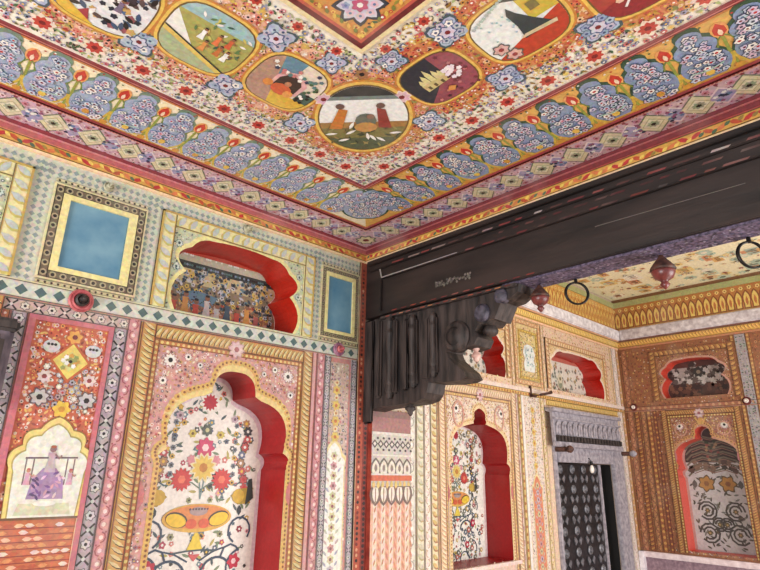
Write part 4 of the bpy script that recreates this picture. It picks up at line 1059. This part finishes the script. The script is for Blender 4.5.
# ================================================================== RIGHT WALL
Cv.FADE = .16; Cv.GAIN = .86
Rc = [(176,104,60),(196,130,80),(140,76,48),(206,150,90),(160,90,70)]
for cc in (.724,.318):
    first = cc > .5
    os_, ob = (RS,RB) if first else (RS2,RB2)
    if first:
        cv = Cv('orange_ground', OR, wr)
        cv.tri(rect_pts(-.98,-.27,.998,.486), [RS,RB,RS2,RB2], (168,98,56), 0)
        hol = [inside(q) for q in (RS,RB,RS2,RB2)]
        scatter(cv,.10,-.265,.992,.480,.0125,Rc,.0044,1,ok=lambda u,v: not any(h(u,v) for h in hol),leafs=((190,120,50),(130,60,40),(206,160,80)),dens=.95)
        for x, w, f, kw in ((.905,.016,p_dots,dict(bg=(176,96,50),dot=(226,160,70),gap=1.2)),(.925,.018,p_scroll,dict(bg=(190,120,70),fg=(120,60,40),light=(220,150,80))),(.950,.018,p_leaf,dict(bg=(170,90,46),leaf=(214,140,60),dark=(110,50,34))),(.975,.022,p_scroll,dict(bg=(196,120,76),fg=(130,60,46),light=(222,150,100))),(.882,.012,p_dots,dict(bg=(150,70,44),dot=(214,140,60)))):
            strip(cv,(x,-.265),(x,.236 if x<.96 else .48),w,f,.005,**kw)
        strip(cv,(.995,.244),(-.9,.244),.016,p_dots,.008,bg=(180,104,70),dot=(214,150,100),gap=1.3)
        cv.box(-.9,.2335,.995,.2365,.012,(200,130,100))
        cv.done()
    RK = dict(bg=(186,116,56), leaf=(220,160,80), dark=(120,60,36), edge=(160,90,50))
    cv = low_panel(cc+.001,.150,os_,.268,.462,wr,OR,RK,(170,104,66),(5,(206,150,100),(110,50,36),(176,100,50),(190,120,80)),fr=.022,rim=(214,150,130)); cv.done('orange gold frame round a low niche')
    nz = niche_shell(wr, OR, os_, .06, (206,70,52), 'red interior of a low niche, painted lighter as if sunlit', (120,100,96))  # red jamb lightened: sunlight is put into its colour
    B = Cv('niche_painting', on_right(.06), nz, FINE); bo = [(cc+(x-cc)*.985, z+.001) for x,z in os_]; B.poly(bo,(176,166,160),1); ok = inside(bo)
    B.poly(clip(bo,0,1,.335),(84,44,38),2); B.poly(clip(bo,0,-1,-.395),(96,44,36),2)
    for i in range(170):
        x,z = cc+U(-.105,.105),U(.28,.41)
        if ok(x,z): B.flower(x,z,U(.006,.013),6,random.choice(((96,84,80),(206,200,196),(60,40,38)) if z>.33 else ((110,60,46),(60,34,32),(130,84,60))),None,4)
    B.flower(cc,.375,.022,7,(50,46,46),(150,130,110),7); B.done('dark painted back of a low niche')
    cv = tall_panel(cc,.134,ob,-.262,.232,wr,OR,RK,(176,110,80),[(206,140,110),(150,76,56),(214,160,110),(190,120,60),(160,96,90)],((190,120,50),(140,70,50),(206,140,110),(130,60,40)),.07,RED,
                    inner=(190,110,46),ros=((.075,-.010,.011),),bead=(214,150,80),fr=.020)
    for sg in (-1,1):
        cv.closed([(cc+sg*.072+.020*math.cos(t),.160+.022*math.sin(t)) for t in (i*PI/8 for i in range(16))],.005,(214,150,120),9)
        cv.stroke([(cc+sg*.004,.178),(cc+sg*.018,.200),(cc+sg*.006,.214)],.006,(222,170,90),9)
    cv.leaf(cc,.198,.05,.020,PI/2,(222,160,80),9)
    cv.done('orange gold frame round a tall pointed niche')
    nz = niche_shell(wr, OR, ob, .07, (214,84,70), 'red interior of a tall niche, painted lighter as if sunlit', (196,160,150))  # jamb red carries painted sunlight here as well
    B = Cv('niche_painting', on_right(.07), nz, FINE); bo = [(cc+(x-cc)*.985, z+.001) for x,z in ob]; r2 = grow(bo,cc,.93,.99); ok = inside(r2)
    B.poly(bo,(206,150,140),1); B.poly(r2,(206,200,200),2)
    top = clip(r2,0,-1,-.045); B.poly(top,(66,46,44),3)
    for j in range(7):                                # dark palm crown
        for sg in (-1,1):
            z = .130-j*.019; B.stroke([(cc,z),(cc+sg*.035,z+.010),(cc+sg*.072,z-.002),(cc+sg*.092,z-.020)],.006,(120,110,90),5)
            B.stroke([(cc,z-.006),(cc+sg*.035,z+.003),(cc+sg*.070,z-.010)],.003,(150,110,90),6)
    for i in range(16): B.flower(cc+U(-.02,.02),U(.05,.12),.006,5,random.choice(((150,70,60),(60,70,50),(170,130,90))),None,7)
    for i in range(26):
        x,z = cc+U(-.085,.085),U(.015,.05); ok(x,z) and B.flower(x,z,.011,6,random.choice(((96,70,60),(130,100,80),(70,60,50))),None,5)
    for sg in (-1,1):
        B.flower(cc+sg*.035,-.028,.026,6,(190,130,50),(150,90,40),7,dark=(110,84,50)); B.leaf(cc+sg*.075,-.030,.03,.02,PI/2,(96,90,84),6)
        for cx,cz,r in ((.045,-.12,.030),(.048,-.195,.032),(.012,-.165,.022)):
            for q in (1,.62): B.stroke([(cc+sg*(cx+r*q*math.cos(t)),cz+r*q*math.sin(t)) for t in (i*.62 for i in range(10))],.0062,(74,66,60),6)
            B.flower(cc+sg*cx,cz,.010,6,(110,96,60),(190,150,90),7)
    for i in range(120):
        x,z = cc+U(-.09,.09),U(-.25,0.0)
        if ok(x,z): B.leaf(x,z,.018,.007,U(0,3),random.choice(((84,78,70),(120,120,110),(96,84,60))),5)
    B.done('white back with dark palm crown and scrolls')
cv = Cv('grey_strip', OR, wr)
for x in (.553,.147): cv.box(x-.016,-.265,x+.016,.484,.010,(176,164,166))
cv.base=.0104
for x in (.553,.147): scatter(cv,x-.014,-.26,x+.014,.48,.009,[(150,140,150),(200,190,190),(130,120,130)],.0034,1)
cv.base=0
for x in (.528,.578): strip(cv,(x,-.265),(x,.484),.012,p_dots,.008,bg=(190,120,60),dot=(226,170,90),gap=1.2)
cv.done('grey vertical strip with gold edges')
# dado
bm = bmesh.new(); ubox(bm,(2.268,-.98,-.287),(2.2895,.9995,-.268),.01); mesh_obj('trim_9',bm,noise_material('pale_ledge_plaster',(206,186,190),(236,220,222),20,.6),kind='structure')
bm = bmesh.new(); ubox(bm,(2.279,-.98,-.499),(2.2895,.99,-.287)); mesh_obj('trim_10',bm,noise_material('mauve_dado_plaster',(120,96,108),(156,130,140),30,.7),kind='structure')
bm = bmesh.new(); ubox(bm,(2.262,.978,-.499),(2.2895,.9995,-.268),.01); mesh_obj('trim_11',bm,noise_material('pale_post_plaster',(206,196,204),(236,230,234),20,.6),kind='structure')

# ================================================================== DOOR
dr = empty('door_1', uw(1.925,1.0,-.5), kind='structure')
def dm(name, boxes, mat, bev=.004, label=None, par=dr):
    bm = bmesh.new()
    for a, b in boxes: ubox(bm, a, b, bev)
    return mesh_obj(name, bm, mat, par, label=label)
dm('door_frame', [((1.714,.990,-.4985),(1.730,1.0,.085)),((2.120,.984,-.4985),(2.196,1.0,.085)),((1.730,.984,.033),(2.120,1.0,.085))], STONE, .006, 'grey carved door surround')
LEAF = noise_material('black_studded_door', (16,15,17), (44,42,46), 30, .4, bump=.3); STUD = noise_material('worn_grey_studs', (92,92,98), (140,140,148), 30, .45, metallic=.3)
leaf = dm('door_leaf', [((1.736,1.014,-.498),(2.046,1.027,.030))], LEAF, .004, 'black door leaf set with rows of studs')
bm = bmesh.new()
for j in range(4):
    x = 1.778+j*.078; z = .012; k = 0
    while z > -.49:
        c = Vector(uw(x,1.014,z))
        if k % 2 == 0: lathe(bm, (c.x,c.y-.001,c.z), [(.040,.004),(.044,-.006),(.034,-.016),(.028,-.004),(.022,-.003),(.016,-.014),(.004,-.020)], 12, 'y')
        else:
            for sg in (-1,1): prism(bm, [c+Vector((sg*.012,-.003,.0)),c+Vector((sg*.055,-.003,.042)),c+Vector((sg*.078,-.003,.02)),c+Vector((sg*.05,-.003,-.035))], (0,-.010,0))
        z -= .032; k += 1
mesh_obj('stud_pattern', bm, STUD, leaf)
dm('leaf_edge', [((2.046,1.010,-.498),(2.062,1.030,.030))], STONE, .004, 'pale grey meeting edge of the door', leaf)
bm = bmesh.new(); ubox(bm,(1.70,1.118,-.4995),(2.15,1.122,.06)); ubox(bm,(2.1195,1.002,-.498),(2.1215,1.119,.031)); ubox(bm,(1.7285,1.002,-.498),(1.7305,1.119,.031)); mesh_obj('passage_shade_sheets', bm, noise_material('painted_passage_shade',(8,7,8),(16,14,15),4,.9), dr)  # near-black sheets stand in for the shade inside the doorway
# small lamp bulb hanging at the lintel
lb = empty('lamp_bulb', uw(1.925,.975,.030), label='small white bulb hanging at the lintel of the studded door', cat='bulb')
c = Vector(lb.location); bm = bmesh.new(); lathe(bm, c, [(.014,.03),(.016,.0),(.012,-.01)], 12); tube(bm,[c+Vector((0,0,.03)),c+Vector((0,.02,.055)),c+Vector((0,.032,.06))],.006); bh = mesh_obj('bulb_holder', bm, IRON, lb)
bm = bmesh.new(); lathe(bm, c, [(.010,-.008),(.020,-.03),(.024,-.055),(.018,-.078),(.006,-.088)], 14); mesh_obj('glass_bulb', bm, PORC, bh, smooth=True)

# --- grey carved hood on its arms
Yh = .972
hd = empty('door_hood', uw(1.90,.985,.09), label='grey carved hood with a toothed lower edge over the studded door', cat='hood')
bm = bmesh.new()
x0, x1 = 1.684, 2.158
prism(bm, [uw(x0,.998,.206),uw(x0,Yh,.196),uw(x0,Yh-.004,.090),uw(x0,Yh+.006,.088),uw(x0,Yh+.008,.188),uw(x0,.998,.194)], (S*(x1-x0),0,0)); hp = mesh_obj('hood_panel', bm, STONE, hd)
bm = bmesh.new(); ubox(bm,(x0-.006,Yh-.012,.190),(x1+.006,Yh+.004,.202),.006); ubox(bm,(x0-.004,Yh-.009,.166),(x1+.004,Yh,.172),.004); ubox(bm,(x0-.004,Yh-.010,.080),(x1+.004,Yh+.004,.096),.006); mesh_obj('hood_moulding', bm, STONE, hp)
bm = bmesh.new()
for i in range(13):
    x = x0+.022+i*(x1-x0-.044)/12; P = [(x+.013,.118),(x+.015,.135),(x+.010,.152),(x,.162),(x-.010,.152),(x-.015,.135),(x-.013,.118)]
    prism(bm, [uw(a,Yh-.004,b) for a,b in P], (0,-.012,0)); prism(bm,[uw(x+(a-x)*.5,Yh-.008,.118+(b-.118)*.7) for a,b in P],(0,-.012,0))
mesh_obj('carved_petals', bm, STONE, hp)
bm = bmesh.new()
for i in range(22): 
    x = x0+.014+i*(x1-x0-.028)/21; ubox(bm,(x-.0048,Yh-.012,.098),(x+.0048,Yh-.005,.114))
ubox(bm,(x0+.008,Yh-.007,.096),(x1-.008,Yh-.0035,.116)); mesh_obj('toothed_edge', bm, noise_material('painted_slot_shade',(40,34,34),(70,60,58),30,.8), hp, label='row of slots along the lower edge, their shade painted dark')  # shade of the slots is put into this dark colour
for x, lab in ((1.728,'brown arm holding up the left end of the grey door hood'),(2.196,'brown arm holding up the right end of the grey door hood')):
    a = empty('hood_arm', uw(x,.999,.08), label=lab, cat='bracket', group=None)
    c = Vector(a.location); bm = bmesh.new(); bx(bm, (c.x-.035,c.y-.135,c.z-.045), (c.x+.035,c.y-.002,c.z+.0), .01); am = mesh_obj('arm', bm, RUST, a)
    bm = bmesh.new(); lathe(bm,(c.x,c.y-.135,c.z-.022),[(.020,.002),(.032,-.015),(.036,-.04),(.022,-.06),(.008,-.07)],14,'y'); mesh_obj('arm_tip', bm, RUST if x<2 else STONE, am)

# ================================================================== BEAM AND BRACKET
be = empty('wooden_beam', uw(.918,0,.347), label='long dark carved beam carried across the opening between the bays', cat='beam')
X0, X1 = .886, .950
bm = bmesh.new(); ubox(bm,(X0,-.98,.349),(X1,.9995,.4935)); bb = mesh_obj('beam_body', bm, WOODH, be)
bm = bmesh.new(); ubox(bm,(X0+.004,-.98,.3445),(X1-.002,.60,.349)); sf = mesh_obj('soffit', bm, SOFF, be, label='speckled indigo underside')
for a, b in [((X0-h,-.98,z0),(X0,.936 if z0<.44 else .985,z1)) for z0,z1,h in ((.482,.4925,.010),(.466,.474,.006),(.4375,.4425,.008),(.349,.356,.006))]+[((X0-.006,.9365,.358),(X0,.943,.4370))]:
    bm = bmesh.new(); ubox(bm,a,b,.004); mesh_obj('beam_moulding', bm, WOODH, be)
# worn paint that survives on the mouldings
OB = lambda u,v,o: (S*X0-o,S*u,S*v+CZ)
cv = Cv('paint_traces', OB, bb)
def dashes(z, y0, y1, h, n, cols, w):
    cv.base = S*h+.0006; y = y0
    for i in range(n):
        l = U(*w); 
        if y-l < y1: break
        cv.poly([(y,z-.0018),(y-l,z-.0020),(y-l-.004,z+.0012),(y-.003,z+.0020)], random.choice(cols), 1); y -= l+U(.006,.03)
dashes(.458,.60,.0,.0,60,[(96,30,34),(80,36,36),(110,60,56)],(.01,.03))
dashes(.470,.90,.0,.006,60,[(150,120,116),(120,40,46),(150,50,50),(90,50,46),(190,170,166)],(.012,.04))
cv.base=.0246; cv.poly([(.932,.4385),(.70,.4398),(.70,.4418),(.932,.4415)],(170,158,156),1); cv.poly([(.936,.463),(.93,.4385),(.934,.4385),(.941,.463)],(170,158,150),1)
dashes(.440,.68,.0,.008,60,[(120,36,40),(80,40,40),(120,40,30),(70,60,60)],(.010,.04))
cv.base=.0014; 
cv.poly([(.40,.4080),(.17,.4052),(.17,.4062),(.40,.4094)],(120,110,104),1)
cv.base=.0194
for y in [.90-.03*i for i in range(13)]: cv.poly([(y,.3505),(y-.017,.3503),(y-.020,.3530),(y-.004,.3532)], random.choice(((170,60,40),(190,90,50),(120,34,34),(150,50,40))),1)
cv.base=.0014
for i in range(60): cv.flower(.72+U(-.05,.05),.385+U(-.006,.006),.003,5,random.choice(((96,88,80),(130,120,110))),None,1)
cv.done('traces of red and white paint')
sc_cv = Cv('soffit_speckle', lambda u,v,o:(S*u,S*v,S*.3445+CZ-o), sf)
for i in range(900): sc_cv.leaf(U(.893,.944),U(-.6,.58),.006,.003,U(0,3),random.choice(((150,140,170),(110,100,140),(176,166,190),(90,60,90),(60,70,110))),1)
sc_cv.done('pale flecks on the underside')

br = empty('beam_bracket', uw(.918,.98,.14), label='dark stepped wooden bracket with carved lobes under the left end of the beam', cat='bracket')
# profile in (y,z) with the wall at the left end
PR = [(.9995,.128),(.9995,.3435),(.562,.3435),(.566,.328),(.585,.318),(.604,.316),(.614,.298),(.622,.284),(.632,.286),(.642,.278),(.660,.280),(.672,.268),(.665,.254),(.674,.240),(.700,.236)]
PR += bulge((.700,.236),(.746,.236),-.55,8)[1:] 
PR += [(.740,.222),(.722,.206),(.704,.192),(.696,.178),(.712,.173),(.745,.173),(.796,.177),(.802,.156),(.812,.144),(.835,.139),(.875,.137),(.95,.135)]
bm = bmesh.new(); prism(bm, [uw(X0+.004,y,z) for y,z in PR], (S*(X1-X0-.008),0,0)); mesh_obj('bracket_body', bm, WOOD, br)
for y0,y1,z0,z1,h in ((.965,.9985,.10,.3435,.006),(.9365,.955,.155,.338,.009),(.885,.925,.160,.330,.010),(.852,.870,.165,.325,.006),(.822,.846,.172,.320,.011),(.790,.812,.182,.318,.005),(.765,.784,.190,.316,.010)):
    bm = bmesh.new(); ubox(bm,(X0-h+.004,y0,z0),(X0+.006,y1,z1),.012); mesh_obj('carved_flute', bm, WOOD, br)
for y,z0,z1,r in ((.905,.150,.335,.030),(.835,.168,.328,.026),(.775,.185,.322,.022)):   # turned half columns
    bm = bmesh.new(); c = Vector(uw(X0-.004,y,0)); H = [(0,.55),(.08,1),(.16,.8),(.2,1),(.3,.82),(.7,.92),(.8,1.1),(.86,.8),(.95,1.15),(1,.9)]
    lathe(bm,(c.x,c.y,0),[(r*k,uw(0,0,z0+(z1-z0)*t)[2]) for t,k in H],16); mesh_obj('turned_column', bm, WOOD, br, smooth=False)
# big lobe and scroll
bm = bmesh.new(); c = Vector(uw(X0+.002,.715,.262)); lathe(bm,(c.x,c.y,c.z),[(.095,.04),(.10,-.01),(.085,-.028),(.06,-.034),(.056,-.020),(.03,-.030),(.008,-.034)],24,'x'); mesh_obj('scroll_lobe', bm, WOOD, br)
bm = bmesh.new(); c = Vector(uw(X0+.002,.648,.300)); lathe(bm,(c.x,c.y,c.z),[(.050,.04),(.055,-.01),(.042,-.026),(.020,-.030),(.006,-.032)],20,'x')
c = Vector(uw(X0+.002,.603,.326)); lathe(bm,(c.x,c.y,c.z),[(.040,.04),(.044,-.01),(.030,-.024),(.008,-.03)],20,'x'); mesh_obj('scroll_lobe', bm, noise_material('bluish_worn_wood',(36,34,46),(90,86,100),24,.5,bump=.5), br)
bm = bmesh.new(); ubox(bm,(X0-.006,.565,.3375),(X0+.004,.94,.3440),.004); mesh_obj('bracket_moulding', bm, WOOD, br)
cv = Cv('paint_traces', OB, br); cv.base=.0190
for y in [.92-.022*i for i in range(16)]:
    cv.poly([(y,.3395),(y-.014,.3392),(y-.016,.3415),(y-.003,.3418)], random.choice(((180,70,46),(150,44,36),(200,120,70),(110,30,32))),1)
cv.done('row of red and orange dashes')
def pend(par, x, y, z, prof, mat, nm, lab=None):
    bm = bmesh.new(); c = uw(x,y,z); lathe(bm, c, prof, 18); return mesh_obj(nm, bm, mat, par, smooth=True, label=lab)
pend(br,.918,.875,.1415,[(.016,.01),(.022,0),(.012,-.012),(.034,-.028),(.038,-.040),(.016,-.058),(.018,-.066),(.006,-.085)],WOOD,'pendant_knob')
pend(br,.918,.690,.2390,[(.02,.01),(.022,-.008),(.012,-.02),(.028,-.040),(.030,-.052),(.018,-.064),(.020,-.072),(.008,-.084)],noise_material('pale_pink_plaster',(170,128,118),(214,182,170),20,.5),'pendant_knob','small pale pink drop')
pend(br,.918,.652,.2800,[(.03,.01),(.036,-.01),(.048,-.03),(.044,-.048),(.03,-.062),(.012,-.068)],WOOD,'pendant_knob')

def finial(x, y, z, k, lab):
    o = empty('hanging_finial', uw(x,y,z), label=lab, cat='finial', group=None)
    prof = [(.012,.004),(.018,-.01),(.050,-.05),(.075,-.085),(.078,-.095),(.066,-.104)]
    bm = bmesh.new(); lathe(bm,uw(x,y,z),[(r*k,h*k) for r,h in prof],20); mesh_obj('cap', bm, RUST, o, smooth=True)
    prof = [(.068,-.102),(.072,-.112),(.055,-.150),(.026,-.168),(.020,-.180),(.030,-.192),(.016,-.212),(.004,-.225)]
    bm = bmesh.new(); lathe(bm,uw(x,y,z),[(r*k,h*k) for r,h in prof],20); mesh_obj('drop', bm, FINIAL, o, smooth=True)
finial(.930,.315,.3440,.78,'maroon turned finial hanging from the middle of the beam underside')
finial(.930,.543,.3440,.72,'maroon turned finial hanging beside the tip of the stepped bracket')
def ring(x, y, z, r, lab):
    o = empty('hanging_ring', uw(x,y,z), label=lab, cat='ring')
    c = Vector(uw(x,y,z)); n = Vector((math.sin(yaw_),math.cos(yaw_),0)); t = Vector((n.y,-n.x,0))
    bm = bmesh.new(); tube(bm,[c+Vector((0,0,-r-.022))+(t*math.cos(a)+Vector((0,0,1))*math.sin(a))*r for a in (2*PI*i/32 for i in range(32))],.0085,8,True)
    mesh_obj('iron_ring', bm, IRON, o, smooth=True)
    bm = bmesh.new(); lathe(bm,c,[(.008,.004),(.010,-.014),(.012,-.024),(.004,-.028)],10); mesh_obj('ring_eye', bm, IRON, o)
yaw_ = math.radians(43)
ring(.943,.474,.3440,.062,'black iron ring hanging from the beam beside the bracket tip')
ring(.943,.192,.3440,.062,'black iron ring hanging from the beam at the right edge')

# ================================================================== SMALL THINGS ON THE WALLS
def rosette(x, z, r, lab, m1, m2, nm='wall_rosette', fn='left', y=None):
    if fn == 'left': base = uw(x,1.0-.0015,z); ax='y'
    else: base = uw(2.29-.0015,x,z); ax='x'
    o = empty(nm, base, label=lab, cat='rosette', group=None); c = base
    bm = bmesh.new(); lathe(bm,c,[(r,0),(r*1.02,-.010),(r*.92,-.018),(r*.80,-.012),(r*.72,-.014),(r*.66,-.022),(r*.56,-.016)],24,ax); dk = mesh_obj('disc', bm, m1, o)
    bm = bmesh.new(); lathe(bm,c,[(r*.55,-.012),(r*.55,-.03),(r*.42,-.038),(r*.30,-.030),(r*.28,-.055),(r*.16,-.066),(r*.05,-.07)],18,ax); mesh_obj('boss', bm, m2, dk)
PKM = noise_material('rose_pink_plaster',(150,62,70),(206,120,120),20,.5); MVM = noise_material('mauve_plaster',(130,84,110),(190,140,160),30,.5)
rosette(.252,.259,.058,'pink ringed boss on the lattice band above the orange red floral panel',PKM,WOOD)
rosette(.806,.262,.046,'mauve boss on the lattice band below the small blue panel by the corner',MVM,PKM)
rosette(.958,.252,.040,'pale knob on the right wall beside the corner',FINIAL,PORC,'porcelain_boss','right')
rosette(.566,.249,.042,'pale knob at the foot of the grey strip on the right wall',FINIAL,PORC,'porcelain_boss','right')
SGM = noise_material('sage_plaster',(150,150,130),(196,190,160),20,.6)
rosette(.262,.474,.026,'small grey boss in the lattice above the large blue panel',SGM,SGM)
rosette(.545,.482,.026,'small grey boss above the cream framed low niche',SGM,SGM)
# hook
hk = empty('wall_hook', uw(1.605,.9985,.247), label='brown iron hook on the pale strip left of the low niche above the door', cat='hook')
c = Vector(hk.location); bm = bmesh.new(); bx(bm,(c.x-.022,c.y-.012,c.z-.055),(c.x+.022,c.y,c.z+.055),.006); mesh_obj('hook_plate', bm, RUST, hk)
bm = bmesh.new(); tube(bm,[c+Vector(p) for p in ((0,-.008,-.035),(.01,-.05,-.045),(.05,-.09,-.03),(.13,-.12,-.012),(.17,-.13,.0))],[.014,.016,.014,.013,.017],10); mesh_obj('hook_arm', bm, RUST, hk, smooth=True)
# dark lantern bracket at the left edge
lt = empty('wooden_wall_bracket', uw(.12,.999,.14), label='dark grey wooden bracket on the wall at the left edge beside the floral panel', cat='bracket')
DK = noise_material('dusty_dark_wood',(52,44,56),(112,98,108),18,.6,(1,1,.4),bump=.5)
bm = bmesh.new(); ubox(bm,(.050,.972,.086),(.166,.9985,.202),.02); bk = mesh_obj('block', bm, DK, lt)
bm = bmesh.new(); ubox(bm,(.044,.966,.186),(.170,.9985,.206),.015); ubox(bm,(.060,.962,.118),(.154,.975,.180),.02); mesh_obj('carved_face', bm, WOOD, bk)
for x in (.142,.074):
    bm = bmesh.new(); c = uw(x,.980,.088); lathe(bm,c,[(.03,.03),(.055,.0),(.05,-.03),(.02,-.045),(.008,-.05)],18); mesh_obj('turned_foot', bm, DK, lt)

# ================================================================== CAMERA, LIGHT
yaw, pit, rol = math.radians(43.1138), math.radians(18.191), math.radians(.99835)
F = Vector((math.sin(yaw)*math.cos(pit), math.cos(yaw)*math.cos(pit), math.sin(pit)))
r0 = Vector((math.cos(yaw), -math.sin(yaw), 0)); u0 = r0.cross(F)
rr = r0*math.cos(rol)+u0*math.sin(rol); uu = u0*math.cos(rol)-r0*math.sin(rol)
from mathutils import Matrix
cd = bpy.data.cameras.new('camera'); cam = bpy.data.objects.new('camera', cd); C.objects.link(cam)
cam.matrix_world = Matrix(((rr.x,uu.x,-F.x,0),(rr.y,uu.y,-F.y,0),(rr.z,uu.z,-F.z,CZ),(0,0,0,1)))
cd.sensor_width = 36; cd.lens = 36*562.05/760; cd.clip_start = .05
bpy.context.scene.camera = cam
w = bpy.data.worlds.new('daylight'); bpy.context.scene.world = w; w.use_nodes = True
bg = w.node_tree.nodes['Background']; bg.inputs[0].default_value = (.92,.96,1,1); bg.inputs[1].default_value = 1.1
def area(name, loc, target, sx, sy, power, col):
    l = bpy.data.lights.new(name, 'AREA'); l.shape = 'RECTANGLE'; l.size = sx; l.size_y = sy; l.energy = power; l.color = col
    o = bpy.data.objects.new(name, l); C.objects.link(o); o.location = loc
    o.rotation_euler = (Vector(target)-Vector(loc)).to_track_quat('-Z','Y').to_euler(); return o
area('daylight_far_bay_opening', uw(1.35,-.60,-.12), uw(1.25,1,-.02), 2.6, 2.0, 185, (1,.965,.94))
area('daylight_near_bay_opening', uw(-1.22,.35,-.15), uw(.0,.72,.50), 1.8, 1.8, 265, (.95,.975,1))
sc = bpy.context.scene
sc.view_settings.view_transform = 'Standard'; sc.view_settings.look = 'None'; sc.view_settings.gamma = 1; sc.view_settings.use_curve_mapping = False
sc.view_settings.exposure = 0.0
